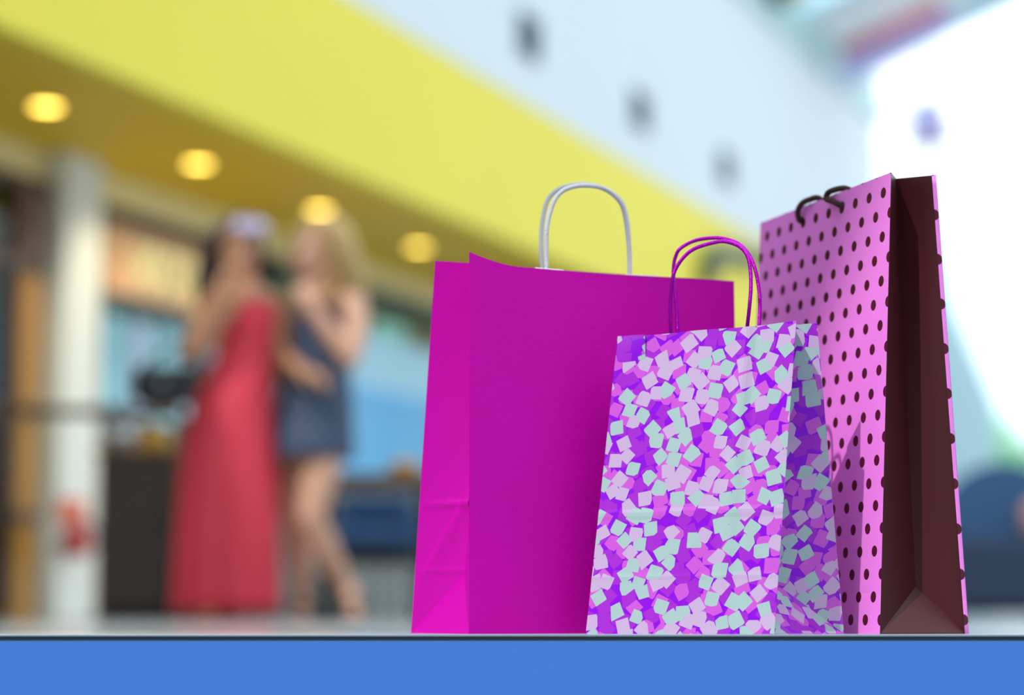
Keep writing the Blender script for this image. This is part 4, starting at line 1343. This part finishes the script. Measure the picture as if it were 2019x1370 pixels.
# dotted bag at the right
k3 = 2.42 / 2.40
dA0 = V((.3925 * k3, 2.42, 0)); dA = V((.4146 * k3, 2.42, .5006 * k3)); dB = V((.3071 * k3, 2.7164 * k3, .5006 * k3))
dB0 = dA0 + (dB - dA) * 1.0; dB0.z = 0; dB0.x -= .004
dC0 = V((.4998, 2.462, 0)); dC = W(1845, 345, 2.437)
dD0 = dB0 + (dC0 - dA0); dD = dB + (dC - dA)
droot, dfront, dback, dn_ = make_bag('paper_bag', 'tall pink card bag with dark brown dots and maroon sides at the right',
    dA0, dB0, dC0, dD0, dA, dB, dC, dD, W(1767, 352, 2.472), W(1805, 1157, 2.475),
    M['dots'], M['brown_paper'], M['brown_paper'], bulge=.0, hfold=.05, strip=.0052,
    wrinkle=lambda u, v: -.0004 * math.exp(-((v * .505 - .045) / .0012) ** 2))
def on_front(fr, px, py, lift):
    """the point of the front panel seen at (px, py), lifted off the paper"""
    best, bp = 1e9, None
    for i in range(81):
        for j in range(60, 121):
            p = fr(i / 80, j / 120)
            z = p.z - CAM_H; yc = p.y * CT + z * ST
            x_, y_ = 1009.5 + FPX * p.x / yc, 685 - FPX * (-p.y * ST + z * CT) / yc
            d = (x_ - px) ** 2 + (y_ - py) ** 2
            if d < best: best, bp = d, p
    return bp
h1 = on_front(dfront, 1583, 436, 0); h2 = on_front(dfront, 1664, 407, 0)
e1 = on_front(dfront, 1603, 400, 0); e2 = on_front(dfront, 1650, 384, 0)
up_ = V((0, 0, 1))
e1.z = dA.z; e2.z = dA.z
inn = -dn_
cord('handle', droot, [h1 + inn * .008, h1 + dn_ * .0035, h1 + dn_ * .006 + up_ * .010 + (e1 - h1) * .02, lerp(h1, e1, .45) + dn_ * .0065 + up_ * .010, e1 + dn_ * .004 + up_ * .0035, e1 + inn * .006 + up_ * .005 + (e2 - e1) * .1, e1 + inn * .016 + (e2 - e1) * .2 - up_ * .01, e1 + inn * .02 + (e2 - e1) * .3 - up_ * .05, lerp(e1, e2, .5) + inn * .022 - up_ * .09,
     e2 + inn * .02 - (e2 - e1) * .3 - up_ * .05, e2 + inn * .014 + (e2 - e1) * .25 - up_ * .008, e2 + inn * .005 + (e2 - e1) * .2 + up_ * .004, e2 + dn_ * .004 - (e2 - e1) * .15 + up_ * .0035, lerp(h2, e2, .75) + dn_ * .0065 - (e2 - e1) * .28, lerp(h2, e2, .35) + dn_ * .0065 - (e2 - e1) * .1, h2 + dn_ * .0035, h2 + inn * .008],
     .0034, M['brown_cord'], lobes=4, twist=420, amp=.10)
for hp_ in (h1, h2):
    b = MB()
    b.lathe(hp_ + dn_ * .0004, [(.0042, 0), (.0046, .0008), (.0036, .0012)], 16, dn_)
    b.build('eyelet', M['brown_cord'], droot)

# confetti bag in front
cA0 = V((.2765, 2.372, 0)); cA = W(1570, 632, 2.372)
cB0 = V((W(1155, 1248, 2.455).x, 2.455, 0)); cB = W(1218, 663, 2.448)
cC0 = V((W(1664, 1248, 2.447).x, 2.447, 0)); cC = W(1611, 637, 2.415)
cD0 = cC0 + (cB0 - cA0) * 1.0 + V((-.005, -.012, 0)); cD = cC + (cB - cA) * .97 + V((0, -.004, 0))
croot, cfront, cback, cn = make_bag('paper_bag', 'small purple and silver confetti-printed bag standing in front of the other two',
    cA0, cB0, cC0, cD0, cA, cB, cC, cD, W(1561, 640, 2.428), W(1529, 1150, 2.432),
    M['confetti'], M['confetti'], M['confetti'], ztop=lambda u: -.0022 * math.sin(PI * u) * (1 + .5 * math.sin(9 * u)), bulge=.002, hfold=.055,
    creases=((.132, .0011, .003), (.062, .0007, .0025)), fcreases=((.132, .0009, .003), (.062, .0004, .0025)),
    wrinkle=lambda u, v: .0030 * math.exp(-((u - .30 + .05 * v) / .05) ** 2) * v - .0022 * math.exp(-((u - .22) / .03) ** 2) * v)
def cw(x, y, d): return W(1300 + x / 5.709, 420 + y / 5.709, d)
cord('handle', croot, [cw(128, 1440, 2.442), cw(128, 1340, 2.440), cw(125, 1000, 2.434), cw(150, 740, 2.428), cw(200, 600, 2.425), cw(300, 470, 2.42), cw(420, 390, 2.415), cw(620, 330, 2.41), cw(750, 322, 2.405), cw(900, 375, 2.40), cw(990, 480, 2.397), cw(1025, 640, 2.396), cw(1030, 850, 2.396), cw(1015, 1050, 2.398), cw(990, 1280, 2.404), cw(985, 1400, 2.406)], .0021, M['purple_foil'], twist=600, amp=.06)
cord('handle', croot, [cw(212, 1440, 2.478), cw(208, 1340, 2.478), cw(190, 1000, 2.476), cw(160, 740, 2.474), cw(162, 600, 2.472), cw(180, 500, 2.47), cw(235, 400, 2.466), cw(400, 310, 2.46), cw(600, 278, 2.452), cw(750, 292, 2.447), cw(900, 350, 2.443), cw(1010, 470, 2.44), cw(1080, 640, 2.438), cw(1120, 850, 2.438), cw(1132, 1050, 2.438), cw(1125, 1250, 2.438), cw(1122, 1400, 2.438)], .0021, M['purple_foil'], twist=600, amp=.06)
